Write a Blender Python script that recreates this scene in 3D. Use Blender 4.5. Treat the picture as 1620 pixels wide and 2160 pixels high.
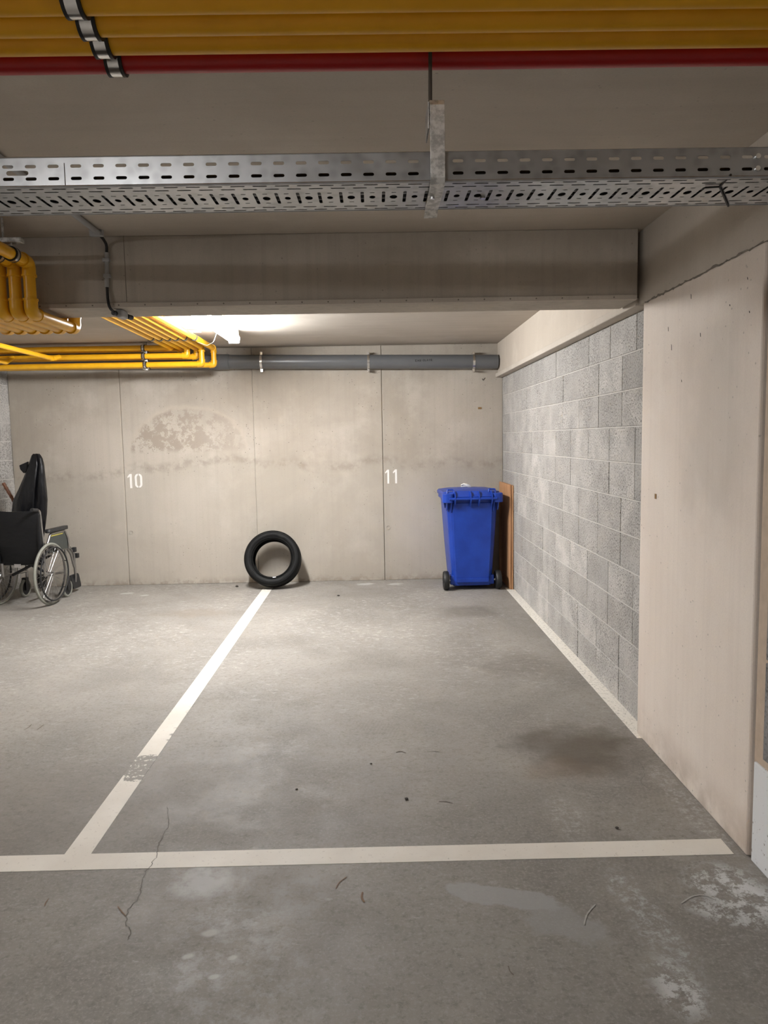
import bpy, bmesh, math, random
from mathutils import Vector, Matrix

for o in list(bpy.data.objects):
    bpy.data.objects.remove(o, do_unlink=True)
sc = bpy.context.scene
COL = sc.collection
rnd = random.Random(7)

# ------------------------------------------------------------------ camera
F_PX, PITCH, ROLL, YAW, CAM_H = 1576.07, -0.09738, -0.01796, 0.01104, 1.5571
def cam_axes():
    d = Vector((math.sin(YAW)*math.cos(PITCH), math.cos(YAW)*math.cos(PITCH), math.sin(PITCH)))
    rt = Vector((math.cos(YAW), -math.sin(YAW), 0)); up = rt.cross(d)
    c, s = math.cos(ROLL), math.sin(ROLL)
    return d, c*rt + s*up, -s*rt + c*up
CD, CR, CU = cam_axes()
def at(px, py, axis, val):
    """point where the photo's pixel (px, py) meets the plane axis = val"""
    r = CD + CR*((px-810)/F_PX) - CU*((py-1080)/F_PX)
    o = Vector((0, 0, CAM_H)); t = (val-o[axis])/r[axis]
    return o + r*t
cd = bpy.data.cameras.new('camera'); cam = bpy.data.objects.new('camera', cd); COL.objects.link(cam)
m = Matrix((CR, CU, -CD)).transposed().to_4x4(); m.translation = (0, 0, CAM_H)
cam.matrix_world = m
cd.sensor_fit = 'VERTICAL'; cd.sensor_height = 36.0; cd.lens = F_PX/2160*36
cd.clip_start = 0.05; cd.clip_end = 60
sc.camera = cam

# ------------------------------------------------------------------ world, exposure
w = bpy.data.worlds.new('world'); sc.world = w; w.use_nodes = True
w.node_tree.nodes['Background'].inputs[0].default_value = (0.6, 0.58, 0.55, 1)
w.node_tree.nodes['Background'].inputs[1].default_value = 0.02
vs = sc.view_settings
vs.view_transform = 'Standard'; vs.look = 'None'; vs.gamma = 1.0; vs.use_curve_mapping = False
vs.exposure = 1.5
LAMP_FAR, LAMP_NEAR, LAMP_FILL = 112.0, 42.0, 26.0
LAMP_COL = (0.985, 0.99, 1.0)

# ------------------------------------------------------------------ main dimensions (metres)
XW, XP, YB, ZC = 1.400, 1.344, 8.180, 2.563      # block wall, pier face, back wall, ceiling
YP0, YP1 = 2.605, 3.765                          # pier near and far ends
XL = -3.93                                       # left block wall of the bay
ZB = 2.220                                       # underside of the cross beam
YB0, YB1 = 3.765, 4.030                          # beam front and rear
XMIN, YMIN = -7.5, -5.5

# ------------------------------------------------------------------ node helper
class NM:
    def __init__(s, name, rough=0.6, metal=0.0, spec=0.5):
        s.m = bpy.data.materials.new(name); s.m.use_nodes = True
        s.t = s.m.node_tree; s.b = s.t.nodes['Principled BSDF']
        s.b.inputs['Roughness'].default_value = rough; s.b.inputs['Metallic'].default_value = metal
        s.b.inputs['Specular IOR Level'].default_value = spec
        s._pos = None
    def n(s, typ, **kw):
        nd = s.t.nodes.new(typ)
        for k, v in kw.items(): setattr(nd, k, v)
        return nd
    def put(s, sock, v):
        if isinstance(v, bpy.types.NodeSocket): s.t.links.new(v, sock)
        elif v is not None:
            if isinstance(v, tuple) and len(v) == 3 and sock.type == 'RGBA': v = (*v, 1)
            sock.default_value = v
    def pos(s):
        if s._pos is None: s._pos = s.n('ShaderNodeNewGeometry').outputs['Position']
        return s._pos
    def objc(s): return s.n('ShaderNodeTexCoord').outputs['Object']
    def rand(s): return s.n('ShaderNodeObjectInfo').outputs['Random']
    def mp(s, scale=(1, 1, 1), loc=(0, 0, 0), rot=(0, 0, 0), typ='POINT', vec=None):
        nd = s.n('ShaderNodeMapping', vector_type=typ)
        s.put(nd.inputs[0], vec or s.pos()); nd.inputs['Scale'].default_value = scale
        nd.inputs['Location'].default_value = loc; nd.inputs['Rotation'].default_value = rot
        return nd.outputs[0]
    def noise(s, scale, detail=4, rough=0.55, vec=None, dist=0.0):
        nd = s.n('ShaderNodeTexNoise'); s.put(nd.inputs['Vector'], vec or s.pos())
        nd.inputs['Scale'].default_value = scale; nd.inputs['Detail'].default_value = detail
        nd.inputs['Roughness'].default_value = rough; nd.inputs['Distortion'].default_value = dist
        return nd.outputs['Fac']
    def vor(s, scale, vec=None, feature='F1', rndm=1.0):
        nd = s.n('ShaderNodeTexVoronoi', feature=feature); s.put(nd.inputs['Vector'], vec or s.pos())
        nd.inputs['Scale'].default_value = scale; nd.inputs['Randomness'].default_value = rndm
        return nd.outputs['Distance']
    def mr(s, v, a, b, c=0.0, d=1.0, smooth=True):
        nd = s.n('ShaderNodeMapRange', interpolation_type='SMOOTHSTEP' if smooth else 'LINEAR')
        s.put(nd.inputs['Value'], v)
        for k, x in zip(('From Min', 'From Max', 'To Min', 'To Max'), (a, b, c, d)): nd.inputs[k].default_value = x
        return nd.outputs[0]
    def math(s, op, a, b=None):
        nd = s.n('ShaderNodeMath', operation=op); s.put(nd.inputs[0], a); s.put(nd.inputs[1], b)
        return nd.outputs[0]
    def mul(s, *a):
        r = a[0]
        for x in a[1:]: r = s.math('MULTIPLY', r, x)
        return r
    def mx(s, *a):
        r = a[0]
        for x in a[1:]: r = s.math('MAXIMUM', r, x)
        return r
    def mix(s, f, a, b, blend='MIX'):
        nd = s.n('ShaderNodeMix', data_type='RGBA', blend_type=blend)
        s.put(nd.inputs[0], f); s.put(nd.inputs[6], a); s.put(nd.inputs[7], b)
        return nd.outputs[2]
    def ell(s, c, r, rot=0.0, warp=0.35, wscale=3.0, soft=0.35, axes='xy'):
        """soft-edged elliptical patch at c with half-axes r; wobbly outline"""
        if axes == 'xy': v = s.mp((r[0], r[1], 1e5), (c[0], c[1], 0), (0, 0, rot), 'TEXTURE')
        elif axes == 'xz': v = s.mp((r[0], 1e5, r[1]), (c[0], 0, c[1]), (0, -rot, 0), 'TEXTURE')
        else: v = s.mp((1e5, r[0], r[1]), (0, c[0], c[1]), (rot, 0, 0), 'TEXTURE')
        nd = s.n('ShaderNodeVectorMath', operation='LENGTH'); s.put(nd.inputs[0], v)
        d = s.math('ADD', nd.outputs['Value'], s.mul(s.math('SUBTRACT', s.noise(wscale, 6, 0.62), 0.5), 4.5*warp))
        return s.mr(d, 1+soft, 1-soft)
    def sep(s, k):
        nd = s.n('ShaderNodeSeparateXYZ'); s.put(nd.inputs[0], s.pos()); return nd.outputs[k]
    def bump(s, h, strength=0.3, dist=0.01):
        nd = s.n('ShaderNodeBump'); s.put(nd.inputs['Height'], h)
        nd.inputs['Strength'].default_value = strength; nd.inputs['Distance'].default_value = dist
        s.t.links.new(nd.outputs[0], s.b.inputs['Normal'])
    def col(s, c): s.put(s.b.inputs['Base Color'], c); return s
    def rough(s, v): s.put(s.b.inputs['Roughness'], v); return s

def plain(name, c, rough=0.5, metal=0.0, spec=0.5, var=0.08, scale=30):
    k = NM(name, rough, metal, spec)
    f = k.noise(scale, 3)
    lo = tuple(max(0, x*(1-var)) for x in c); hi = tuple(min(1, x*(1+var)) for x in c)
    k.col(k.mix(f, lo, hi)); return k.m

def concrete(name, base, dark, light, streak=0.5, holes=0.6, axis='xz', extra=None, rough=0.85, big=0.7):
    k = NM(name, rough, 0, 0.25)
    c = k.mix(k.mr(k.noise(big, 6, 0.6, dist=0.4), 0.32, 0.68), dark, base)
    c = k.mix(k.mul(k.mr(k.noise(big*3.1, 7, 0.65), 0.48, 0.75), 0.6), c, light)
    sv = k.mp((22, 22, 0.5)) if axis != 'xy' else k.mp((1.0, 14, 1))
    st = k.mr(k.noise(1.0, 5, 0.6, vec=sv), 0.42, 0.72)
    c = k.mix(k.mul(st, 0.32*streak), c, tuple(x*0.72 for x in dark))
    fine = k.noise(140, 3, 0.6)
    c = k.mix(k.mul(k.mr(fine, 0.45, 0.75), 0.18), c, tuple(x*0.7 for x in dark))
    # little air holes, gathered in patches
    dens = k.mr(k.noise(1.6, 3), 0.38, 0.58)
    hv = k.vor(26, feature='F1'); hole = k.mul(k.mr(hv, 0.13, 0.07), dens, k.mr(k.noise(9, 2), 0.43, 0.53))
    c = k.mix(k.mul(hole, holes), c, tuple(x*0.25 for x in dark))
    if extra: c = extra(k, c)
    k.col(c)
    h = k.math('SUBTRACT', k.mul(fine, 0.25), k.mul(hole, 0.8))
    h = k.math('ADD', h, k.mul(k.noise(12, 4), 0.5))
    k.bump(h, 0.25, 0.006)
    return k.m

# ------------------------------------------------------------------ materials
def back_extra(k, c):
    # damp-stain dome between the first two formwork joints
    dome = k.ell((-2.02, 1.42), (0.63, 0.50), 0, 0.05, 3, 0.05, 'xz')
    above = k.mr(k.sep(2), 1.43, 1.50)
    rag = k.mr(k.noise(9, 9, 0.80, vec=k.mp((1, 1, 0.9))), 0.465, 0.505)
    left = k.mr(k.sep(0), -1.35, -2.2, 0.35, 1.0)
    c = k.mix(k.mul(dome, above, rag, left, 0.95), c, (0.33, 0.28, 0.23))
    ring = k.mul(k.ell((-2.02, 1.42), (0.64, 0.53), 0, 0.05, 3, 0.06, 'xz'), k.math('SUBTRACT', 1.0, dome), above)
    c = k.mix(k.mul(ring, 0.35), c, (0.55, 0.47, 0.38))
    # pour line wandering across the wall at about 1.3 m, greyer concrete below it
    wav = k.math('ADD', k.sep(2), k.mul(k.math('SUBTRACT', k.noise(0.9, 3, vec=k.mp((1, 1, 0.1))), 0.5), 0.75))
    line = k.mul(k.mr(wav, 1.20, 1.27), k.mr(wav, 1.36, 1.28))
    c = k.mix(k.mul(line, k.mr(k.noise(8, 6, 0.7), 0.40, 0.62), 0.45), c, (0.22, 0.185, 0.145))
    c = k.mix(k.mul(k.mr(wav, 1.32, 1.15), 0.30), c, (0.40, 0.37, 0.315))
    c = k.mix(k.mul(k.mr(k.sep(2), 0.10, 0.0), k.mr(k.noise(14, 4), 0.4, 0.6), 0.5), c, (0.2, 0.16, 0.12))
    # smooth repaired patch beside the number 11
    c = k.mix(k.mul(k.ell((0.42, 0.75), (0.26, 0.42), 0, 0.25, 2.5, 0.4, 'xz'), 0.35), c, (0.50, 0.46, 0.41))
    return c
M_BACK = concrete('back_concrete', (0.475, 0.428, 0.367), (0.365, 0.323, 0.270), (0.535, 0.489, 0.426), 0.45, 0.95, extra=back_extra)
def pier_extra(k, c):
    c = k.mix(k.mul(k.ell((2.95, 1.55), (0.28, 0.35), 0.3, 0.35, 3, 0.5, 'yz'), 0.30), c, (0.36, 0.335, 0.29))
    c = k.mix(k.mul(k.mr(k.sep(2), 0.22, 0.0), k.mr(k.noise(5, 5), 0.35, 0.65), 0.5), c, (0.30, 0.22, 0.16))
    return c
M_PIER = concrete('pier_concrete', (0.80, 0.72, 0.64), (0.71, 0.62, 0.54), (0.82, 0.75, 0.675), 0.4, 0.5, extra=pier_extra)
M_LINTEL = concrete('lintel_concrete', (0.55, 0.495, 0.43), (0.46, 0.41, 0.35), (0.61, 0.555, 0.485), 0.3, 0.4)
M_LINTELF = concrete('far_lintel_concrete', (0.53, 0.47, 0.395), (0.46, 0.40, 0.335), (0.60, 0.54, 0.46), 0.3, 0.4)
def beam_extra(k, c):
    wet = k.mul(k.ell((0.0, 2.50), (0.85, 0.20), 0, 0.6, 2.5, 0.5, 'xz'), k.mr(k.noise(6, 6, 0.7), 0.45, 0.60))
    c = k.mix(k.mul(wet, 0.45), c, (0.40, 0.36, 0.30))
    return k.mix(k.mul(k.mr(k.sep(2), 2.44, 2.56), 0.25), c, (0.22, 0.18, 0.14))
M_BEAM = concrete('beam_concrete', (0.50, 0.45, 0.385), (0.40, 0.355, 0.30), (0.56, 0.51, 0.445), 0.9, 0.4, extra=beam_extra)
M_CEIL = concrete('ceiling_concrete', (0.53, 0.475, 0.41), (0.45, 0.40, 0.34), (0.58, 0.53, 0.465), 0.5, 0.25, 'xy')

def block_material(name, base, spot, tint=0.3):
    k = NM(name, 0.95, 0, 0.15)
    r = k.rand()
    c = k.mix(k.mr(k.noise(5, 5), 0.3, 0.7), tuple(x*0.82 for x in base), tuple(x*1.12 for x in base))
    c = k.mix(k.mul(r, tint), c, tuple(x*0.62 for x in base))
    p = k.noise(95, 4, 0.7); pore = k.mul(k.mr(p, 0.52, 0.60), k.mr(k.noise(3, 3), 0.36, 0.6, 0.45, 1.0))
    c = k.mix(k.mul(pore, 0.8), c, spot)
    c = k.mix(k.mul(k.mr(k.noise(150, 2, 0.5), 0.60, 0.68), 0.4), c, tuple(min(1, x*1.35) for x in base))
    k.col(c); k.bump(k.math('SUBTRACT', 1.0, pore), 0.6, 0.006)
    return k.m
M_BLOCK = block_material('concrete_block_face', (0.49, 0.468, 0.438), (0.075, 0.069, 0.061), 0.6)
M_BLOCKD = block_material('dark_block_face', (0.26, 0.255, 0.25), (0.10, 0.098, 0.095))
M_MORTAR = plain('mortar', (0.52, 0.50, 0.465), 0.95, 0, 0.1, 0.2, 25)
M_MORTARP = plain('pink_mortar', (0.50, 0.40, 0.31), 0.95, 0, 0.1, 0.2, 25)
M_SEAM = plain('dark_seam', (0.20, 0.175, 0.145), 0.9)  # dark brown of joints, casting seam and nail holes
M_GAP = plain('dark_gap', (0.06, 0.05, 0.04), 0.9)
k = NM('white_wall_paint', 0.55); c = k.mix(k.mul(k.mr(k.noise(60, 3), 0.64, 0.70), 0.8), (0.72, 0.73, 0.74), (0.2, 0.17, 0.14)); k.col(c); M_WPAINT = k.m

def floor_mat():
    k = NM('floor_concrete', 0.6, 0, 0.35)
    a, b = (0.190, 0.174, 0.154), (0.268, 0.248, 0.222)
    c = k.mix(k.mr(k.noise(0.8, 6, 0.6, dist=0.5), 0.33, 0.67), a, b)
    c = k.mix(k.mul(k.mr(k.noise(2.6, 8, 0.68), 0.44, 0.72), 0.55), c, (0.29, 0.268, 0.236))
    c = k.mix(k.mul(k.mr(k.noise(5.5, 8, 0.7), 0.52, 0.75), 0.4), c, (0.165, 0.145, 0.12))
    c = k.mix(k.mul(k.mr(k.noise(34, 6, 0.75), 0.48, 0.66), 0.62), c, (0.14, 0.125, 0.107))
    # scratchy whitish scuffing, denser in the depth of the bays
    far = k.mr(k.sep(1), 2.6, 6.5, 0.25, 1.0)
    sc1 = k.mul(k.mr(k.noise(16, 7, 0.75, vec=k.mp((1.0, 1.5, 1), rot=(0, 0, 0.6))), 0.50, 0.72), k.mr(k.noise(1.1, 3), 0.36, 0.6), far)
    sc2 = k.mul(k.mr(k.noise(28, 6, 0.75, vec=k.mp((0.5, 1.6, 1), rot=(0, 0, -0.4))), 0.61, 0.68), k.mr(k.noise(1.7, 3, vec=k.mp(loc=(3, 1, 0))), 0.45, 0.6))
    c = k.mix(k.mul(k.mr(k.noise(80, 4, 0.75), 0.48, 0.66), 0.55), c, (0.33, 0.31, 0.285))
    c = k.mix(k.mul(sc1, 0.75), c, (0.54, 0.515, 0.48)); c = k.mix(k.mul(sc2, 0.45), c, (0.5, 0.475, 0.44))
    # efflorescence and chalky patches
    chalk = k.mr(k.noise(34, 8, 0.8), 0.46, 0.62); chalkb = k.mr(k.noise(16, 8, 0.78), 0.47, 0.55)
    def patch(c, pos, r, rot, f, colr=(0.50, 0.49, 0.47), tex=None, warp=0.4, ws=4, soft=0.4):
        e = k.ell(pos, r, rot, warp, ws, soft)
        return k.mix(k.mul(e, tex if tex is not None else 1.0, f), c, colr)
    c = patch(c, (1.20, 2.40), (0.13, 0.17), 0.6, 0.95, (0.56, 0.56, 0.55), chalkb)
    c = patch(c, (1.12, 2.28), (0.15, 0.06), -0.5, 0.8, (0.52, 0.52, 0.51), chalkb)
    c = patch(c, (1.30, 2.95), (0.07, 0.36), 0.06, 0.6, (0.52, 0.50, 0.48), chalk)
    c = patch(c, (0.86, 2.22), (0.06, 0.33), 0.12, 0.6, (0.50, 0.50, 0.49), chalk)
    c = patch(c, (0.83, 1.95), (0.07, 0.12), 0.1, 0.8, (0.55, 0.55, 0.54), chalkb)
    c = patch(c, (0.76, 2.92), (0.07, 0.22), 0.1, 0.5, (0.50, 0.48, 0.45), chalk)
    c = patch(c, (0.40, 2.40), (0.17, 0.06), -0.30, 0.75, (0.31, 0.305, 0.298), None, 0.35, 6, 0.10)
    c = patch(c, (0.58, 2.25), (0.13, 0.08), -0.6, 0.55, (0.29, 0.285, 0.278), None, 0.45, 6, 0.25)
    c = patch(c, (-0.66, 2.55), (0.10, 0.13), 0.2, 0.8, (0.46, 0.46, 0.45), k.mr(k.noise(7, 7, 0.7), 0.38, 0.6))
    c = patch(c, (-0.30, 2.42), (0.10, 0.12), 0.2, 0.45, (0.36, 0.36, 0.355), k.mr(k.noise(9, 7, 0.7), 0.42, 0.6))
    c = patch(c, (-0.45, 2.15), (0.20, 0.38), 0.2, 0.5, (0.40, 0.395, 0.385), k.mr(k.noise(13, 8, 0.75), 0.46, 0.62))
    for p, r in (((-0.551, 2.247), 0.022), ((-0.60, 2.14), 0.014), ((-0.50, 2.05), 0.012), ((-0.46, 2.13), 0.011),
                 ((-0.131, 7.967), 0.07), ((0.191, 7.934), 0.06), ((-2.62, 7.72), 0.05), ((-2.40, 7.6), 0.035)):
        c = patch(c, p, (r*1.3, r*0.8), 0.3, 0.6, (0.50, 0.49, 0.47), None, 0.35, 20, 0.4)
    # oil and dirt
    c = patch(c, (1.00, 3.60), (0.27, 0.24), 0.2, 0.8, (0.085, 0.068, 0.048), None, 0.5, 3.5, 0.55)
    c = patch(c, (0.86, 3.36), (0.16, 0.12), 0.0, 0.35, (0.15, 0.10, 0.06), None, 0.5, 4, 0.5)
    c = patch(c, (0.82, 6.60), (0.24, 0.20), 0.0, 0.5, (0.10, 0.085, 0.065), None, 0.4, 4, 0.5)
    c = patch(c, (0.95, 5.0), (0.30, 0.25), 0.0, 0.3, (0.12, 0.10, 0.08), None, 0.6, 4, 0.5)
    c = patch(c, (-1.70, 6.75), (0.30, 0.18), 0.0, 0.5, (0.17, 0.14, 0.11), None, 0.4, 4, 0.5)
    c = patch(c, (-1.4, 3.1), (0.55, 0.5), 0.0, 0.38, (0.15, 0.13, 0.11), None, 0.6, 2, 0.5)
    # tyre tracks curving into the bay
    tv = k.mp((1, 1, 1), rot=(0, 0, -0.62)); sp = k.n('ShaderNodeSeparateXYZ'); k.put(sp.inputs[0], tv)
    for off in (2.55, 3.05):
        d = k.math('ABSOLUTE', k.math('SUBTRACT', k.math('ADD', sp.outputs[0], k.mul(k.noise(0.35, 1), 0.5)), off))
        tread = k.n('ShaderNodeTexWave'); k.put(tread.inputs['Vector'], k.mp((1, 1, 1), rot=(0, 0, 0.25))); tread.inputs['Scale'].default_value = 16
        f = k.mul(k.mr(d, 0.11, 0.07), k.mr(tread.outputs['Fac'], 0.3, 0.7, 0.35, 1.0), k.mr(k.noise(1.2, 4), 0.42, 0.62))
        c = k.mix(k.mul(f, 0.22), c, (0.13, 0.115, 0.095))
    k.col(c)
    k.rough(k.mr(k.noise(4, 6, 0.65), 0.3, 0.7, 0.55, 0.75))
    k.bump(k.noise(60, 5, 0.6), 0.12, 0.004)
    return k.m
M_FLOOR = floor_mat()
def line_mat(worn):
    k = NM('line_paint' + ('_worn' if worn else ''), 0.6, 0, 0.3)
    c = k.mix(k.mr(k.noise(4, 6), 0.3, 0.7), (0.655, 0.61, 0.54), (0.73, 0.69, 0.62))
    c = k.mix(k.mul(k.mr(k.noise(60, 4, 0.7), 0.60, 0.70), 0.5), c, (0.36, 0.31, 0.26))
    fl = (0.235, 0.217, 0.192)
    if worn:
        e = k.mul(k.ell((-1.15, 3.48), (0.085, 0.15), 0, 0.22, 14, 0.03), k.mr(k.noise(26, 8, 0.75, vec=k.mp((1, 1, 1), rot=(0, 0, 0.5))), 0.43, 0.46))
        c = k.mix(e, c, fl)
        ed = k.mul(k.mr(k.sep(0), -1.135, -1.118), k.mr(k.noise(14, 6, 0.7), 0.55, 0.60), k.mr(k.sep(1), 4.6, 3.6), k.mr(k.sep(1), 3.2, 3.5))
        c = k.mix(ed, c, fl)
    chip = k.mr(k.noise(40, 7, 0.75), 0.66, 0.69)
    k.col(k.mix(k.mul(chip, 0.7), c, fl)); return k.m
M_LINE, M_LINEW = line_mat(False), line_mat(True)
k = NM('speckled_line_paint', 0.65, 0, 0.3)
c = k.mix(k.mr(k.noise(55, 5, 0.7), 0.52, 0.62), (0.74, 0.70, 0.63), (0.46, 0.43, 0.375)); k.col(c); M_LINES = k.m
M_NUM = plain('number_paint', (0.80, 0.78, 0.74), 0.6, 0, 0.3, 0.06, 40)
M_MARK = plain('floor_scuff', (0.13, 0.105, 0.085), 0.8)
M_CRACK = plain('dark_crack', (0.13, 0.117, 0.10), 0.9)  # dark line colour of the hairline cracks
M_SCRAPE = plain('pale_scrape', (0.38, 0.36, 0.33), 0.7, 0, 0.3, 0.3, 80)
M_RUSTM = plain('rust_scuff', (0.19, 0.115, 0.07), 0.8)

k = NM('yellow_gas_paint', 0.33, 0, 0.5)
k.col(k.mix(k.mr(k.noise(9, 4), 0.35, 0.7), (0.80, 0.42, 0.012), (0.72, 0.355, 0.010))); k.bump(k.noise(90, 2), 0.05, 0.002); M_YEL = k.m
k = NM('overhead_yellow_paint', 0.45, 0, 0.4)
k.col(k.mix(k.mr(k.noise(9, 4), 0.35, 0.7), (0.90, 0.46, 0.012), (0.82, 0.41, 0.010))); M_YELD = k.m
M_RED = plain('red_pipe_paint', (0.46, 0.016, 0.016), 0.40, 0, 0.5, 0.1, 12)
k = NM('galvanised_steel', 0.38, 0.85, 0.5)
k.col(k.mix(k.mr(k.vor(38), 0.1, 0.6), (0.33, 0.335, 0.335), (0.40, 0.405, 0.41))); k.rough(k.mr(k.noise(14, 4), 0.3, 0.7, 0.30, 0.42)); M_GALV = k.m
k = NM('old_galvanised', 0.5, 0.7, 0.5)
k.col(k.mix(k.mr(k.noise(45, 5, 0.7), 0.4, 0.62), (0.38, 0.37, 0.35), (0.66, 0.65, 0.62))); M_GALVO = k.m
M_STEEL = plain('bright_steel', (0.75, 0.74, 0.72), 0.25, 1.0)
M_RUBBER = plain('black_rubber', (0.012, 0.012, 0.012), 0.55)
M_PVC = plain('grey_drain_plastic', (0.115, 0.118, 0.122), 0.33, 0, 0.5, 0.08, 6)
M_INK = plain('black_marker', (0.008, 0.008, 0.008), 0.6)
M_COND = plain('grey_conduit', (0.36, 0.36, 0.36), 0.5)
M_CABLEK = plain('black_cable', (0.012, 0.012, 0.013), 0.5)
M_CABLEG = plain('grey_cable', (0.20, 0.20, 0.20), 0.5)
M_CABLEY = plain('yellow_cable', (0.75, 0.42, 0.03), 0.5)
M_CABLEW = plain('white_cable', (0.8, 0.79, 0.76), 0.5)
M_LAMPB = plain('lamp_housing', (0.62, 0.62, 0.60), 0.45)
def emis(name, strength):
    k = NM(name, 0.4); k.col((0.9, 0.9, 0.88))
    k.b.inputs['Emission Color'].default_value = (*LAMP_COL, 1); k.b.inputs['Emission Strength'].default_value = strength
    return k.m
M_GLOWF, M_GLOWN, M_GLOWFILL = emis('lit_diffuser', LAMP_FAR), emis('lit_diffuser_aisle', LAMP_NEAR), emis('added_fill_diffuser', LAMP_FILL)

k = NM('blue_bin_plastic', 0.36, 0, 0.45)
k.col(k.mix(k.mr(k.noise(7, 5), 0.3, 0.7), (0.008, 0.040, 0.30), (0.012, 0.055, 0.38))); k.bump(k.noise(220, 2), 0.08, 0.001); M_BLUE = k.m
k = NM('raw_wood', 0.7, 0, 0.3)
k.col(k.mix(k.mr(k.noise(1, 6, 0.65, vec=k.mp((60, 60, 3))), 0.35, 0.7), (0.52, 0.29, 0.15), (0.36, 0.175, 0.08))); M_WOOD = k.m
M_CANE = plain('cane_wood', (0.16, 0.055, 0.02), 0.4, 0, 0.5, 0.3, 20)
M_PLUG = plain('wood_plug', (0.26, 0.15, 0.06), 0.8, 0, 0.3, 0.3, 60)
M_TAG = plain('white_tag', (0.8, 0.78, 0.78), 0.6)
k = NM('tyre_rubber', 0.6, 0, 0.18); k.col(k.mix(k.mr(k.noise(12, 5), 0.35, 0.7), (0.004, 0.004, 0.004), (0.008, 0.008, 0.007))); M_TYRE = k.m
k = NM('black_vinyl', 0.45, 0, 0.25); k.col((0.009, 0.009, 0.010)); k.bump(k.noise(7, 4, 0.6, vec=k.mp((1, 1, 3))), 0.22, 0.012); M_VINYL = k.m
k = NM('black_bag_plastic', 0.28, 0, 0.35); k.col((0.004, 0.004, 0.005)); k.bump(k.noise(9, 4, 0.6, vec=k.mp((3, 3, 0.6))), 0.45, 0.02); M_BAG = k.m
M_GTYRE = plain('grey_wheel_tyre', (0.22, 0.22, 0.185), 0.6)
M_CHROME = plain('chrome_tube', (0.42, 0.41, 0.40), 0.28, 1.0)
M_BLACKP = plain('black_plastic', (0.016, 0.016, 0.017), 0.45)
M_DGREY = plain('dark_grey_panel', (0.045, 0.050, 0.046), 0.5)
M_OCHRE = plain('ochre_strip', (0.35, 0.30, 0.06), 0.5)
M_BRUSH = plain('white_rag_cloth', (0.78, 0.77, 0.72), 0.9)
M_STONE = plain('dark_grit', (0.05, 0.042, 0.035), 0.9)

# ------------------------------------------------------------------ mesh helpers
def link(o): COL.objects.link(o); return o
def obj(name, bm, mat, parent=None, smooth=False, bevel=0.0, seg=2):
    me = bpy.data.meshes.new(name)
    bmesh.ops.recalc_face_normals(bm, faces=bm.faces[:])
    bm.to_mesh(me); bm.free()
    me.materials.append(mat)
    o = link(bpy.data.objects.new(name, me))
    if smooth:
        for p in me.polygons: p.use_smooth = True
        me.set_sharp_from_angle(angle=math.radians(40))
    if bevel:
        b = o.modifiers.new('bevel', 'BEVEL'); b.width = bevel; b.segments = seg; b.limit_method = 'ANGLE'
    if parent is not None: par(o, parent)
    return o
def par(o, p):
    o.parent = p
    if p.get('_world'): o.matrix_parent_inverse = Matrix.Translation(-Vector(p.location))
def thing(name, label, cat, loc=(0, 0, 0), rotz=0.0, group=None, world=True):
    """an Empty at the thing's base; world=True: its parts are given in room coordinates"""
    o = link(bpy.data.objects.new(name, None)); o.location = loc; o.rotation_euler = (0, 0, rotz)
    o.empty_display_size = 0.1
    if world: o['_world'] = 1
    return tag(o, label, cat, group)
def tag(o, label, cat, group=None):
    o['label'] = label; o['category'] = cat
    if group: o['group'] = group
    return o
def struct(o, label, cat):
    o['kind'] = 'structure'; o['label'] = label; o['category'] = cat; return o
def box(bm, x0, x1, y0, y1, z0, z1):
    v = [bm.verts.new((x, y, z)) for x in (x0, x1) for y in (y0, y1) for z in (z0, z1)]
    for f in ((0, 1, 3, 2), (4, 6, 7, 5), (0, 4, 5, 1), (2, 3, 7, 6), (0, 2, 6, 4), (1, 5, 7, 3)):
        bm.faces.new([v[i] for i in f])
    return v
def B(*a):
    bm = bmesh.new(); box(bm, *a); return bm
def fillet(pts, r, n=6):
    """round the corners of a polyline"""
    pts = [Vector(p) for p in pts]; out = [pts[0]]
    for i in range(1, len(pts)-1):
        a, b, c = pts[i-1], pts[i], pts[i+1]
        u, v = (a-b).normalized(), (c-b).normalized()
        ang = u.angle(v)
        if ang > 3.10: out.append(b); continue
        t = min(r/math.tan(ang/2), (a-b).length*0.49, (c-b).length*0.49)
        p0, p1 = b+u*t, b+v*t
        for q in range(n+1):
            s = q/n; out.append((1-s)*(1-s)*p0 + 2*s*(1-s)*b + s*s*p1)
    out.append(pts[-1]); return out
def tube(bm, pts, r, seg=16, caps=True, radii=None):
    pts = [Vector(p) for p in pts]; n = len(pts); rings = []
    t0 = (pts[1]-pts[0]).normalized()
    ref = Vector((0, 0, 1)) if abs(t0.z) < 0.9 else Vector((1, 0, 0))
    nx = t0.cross(ref).normalized()
    for i, p in enumerate(pts):
        t = (pts[min(i+1, n-1)]-pts[max(i-1, 0)]).normalized()
        nx = (nx - t*nx.dot(t)).normalized(); ny = t.cross(nx)
        rr = radii[i] if radii else r
        rings.append([bm.verts.new(p + nx*rr*math.cos(2*math.pi*k/seg) + ny*rr*math.sin(2*math.pi*k/seg)) for k in range(seg)])
    for a, b in zip(rings, rings[1:]):
        for k in range(seg): bm.faces.new((a[k], a[(k+1) % seg], b[(k+1) % seg], b[k]))
    if caps: bm.faces.new(rings[0]); bm.faces.new(rings[-1])
def T(pts, r, seg=16, radii=None, caps=True):
    bm = bmesh.new(); tube(bm, pts, r, seg, caps, radii); return bm
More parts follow.
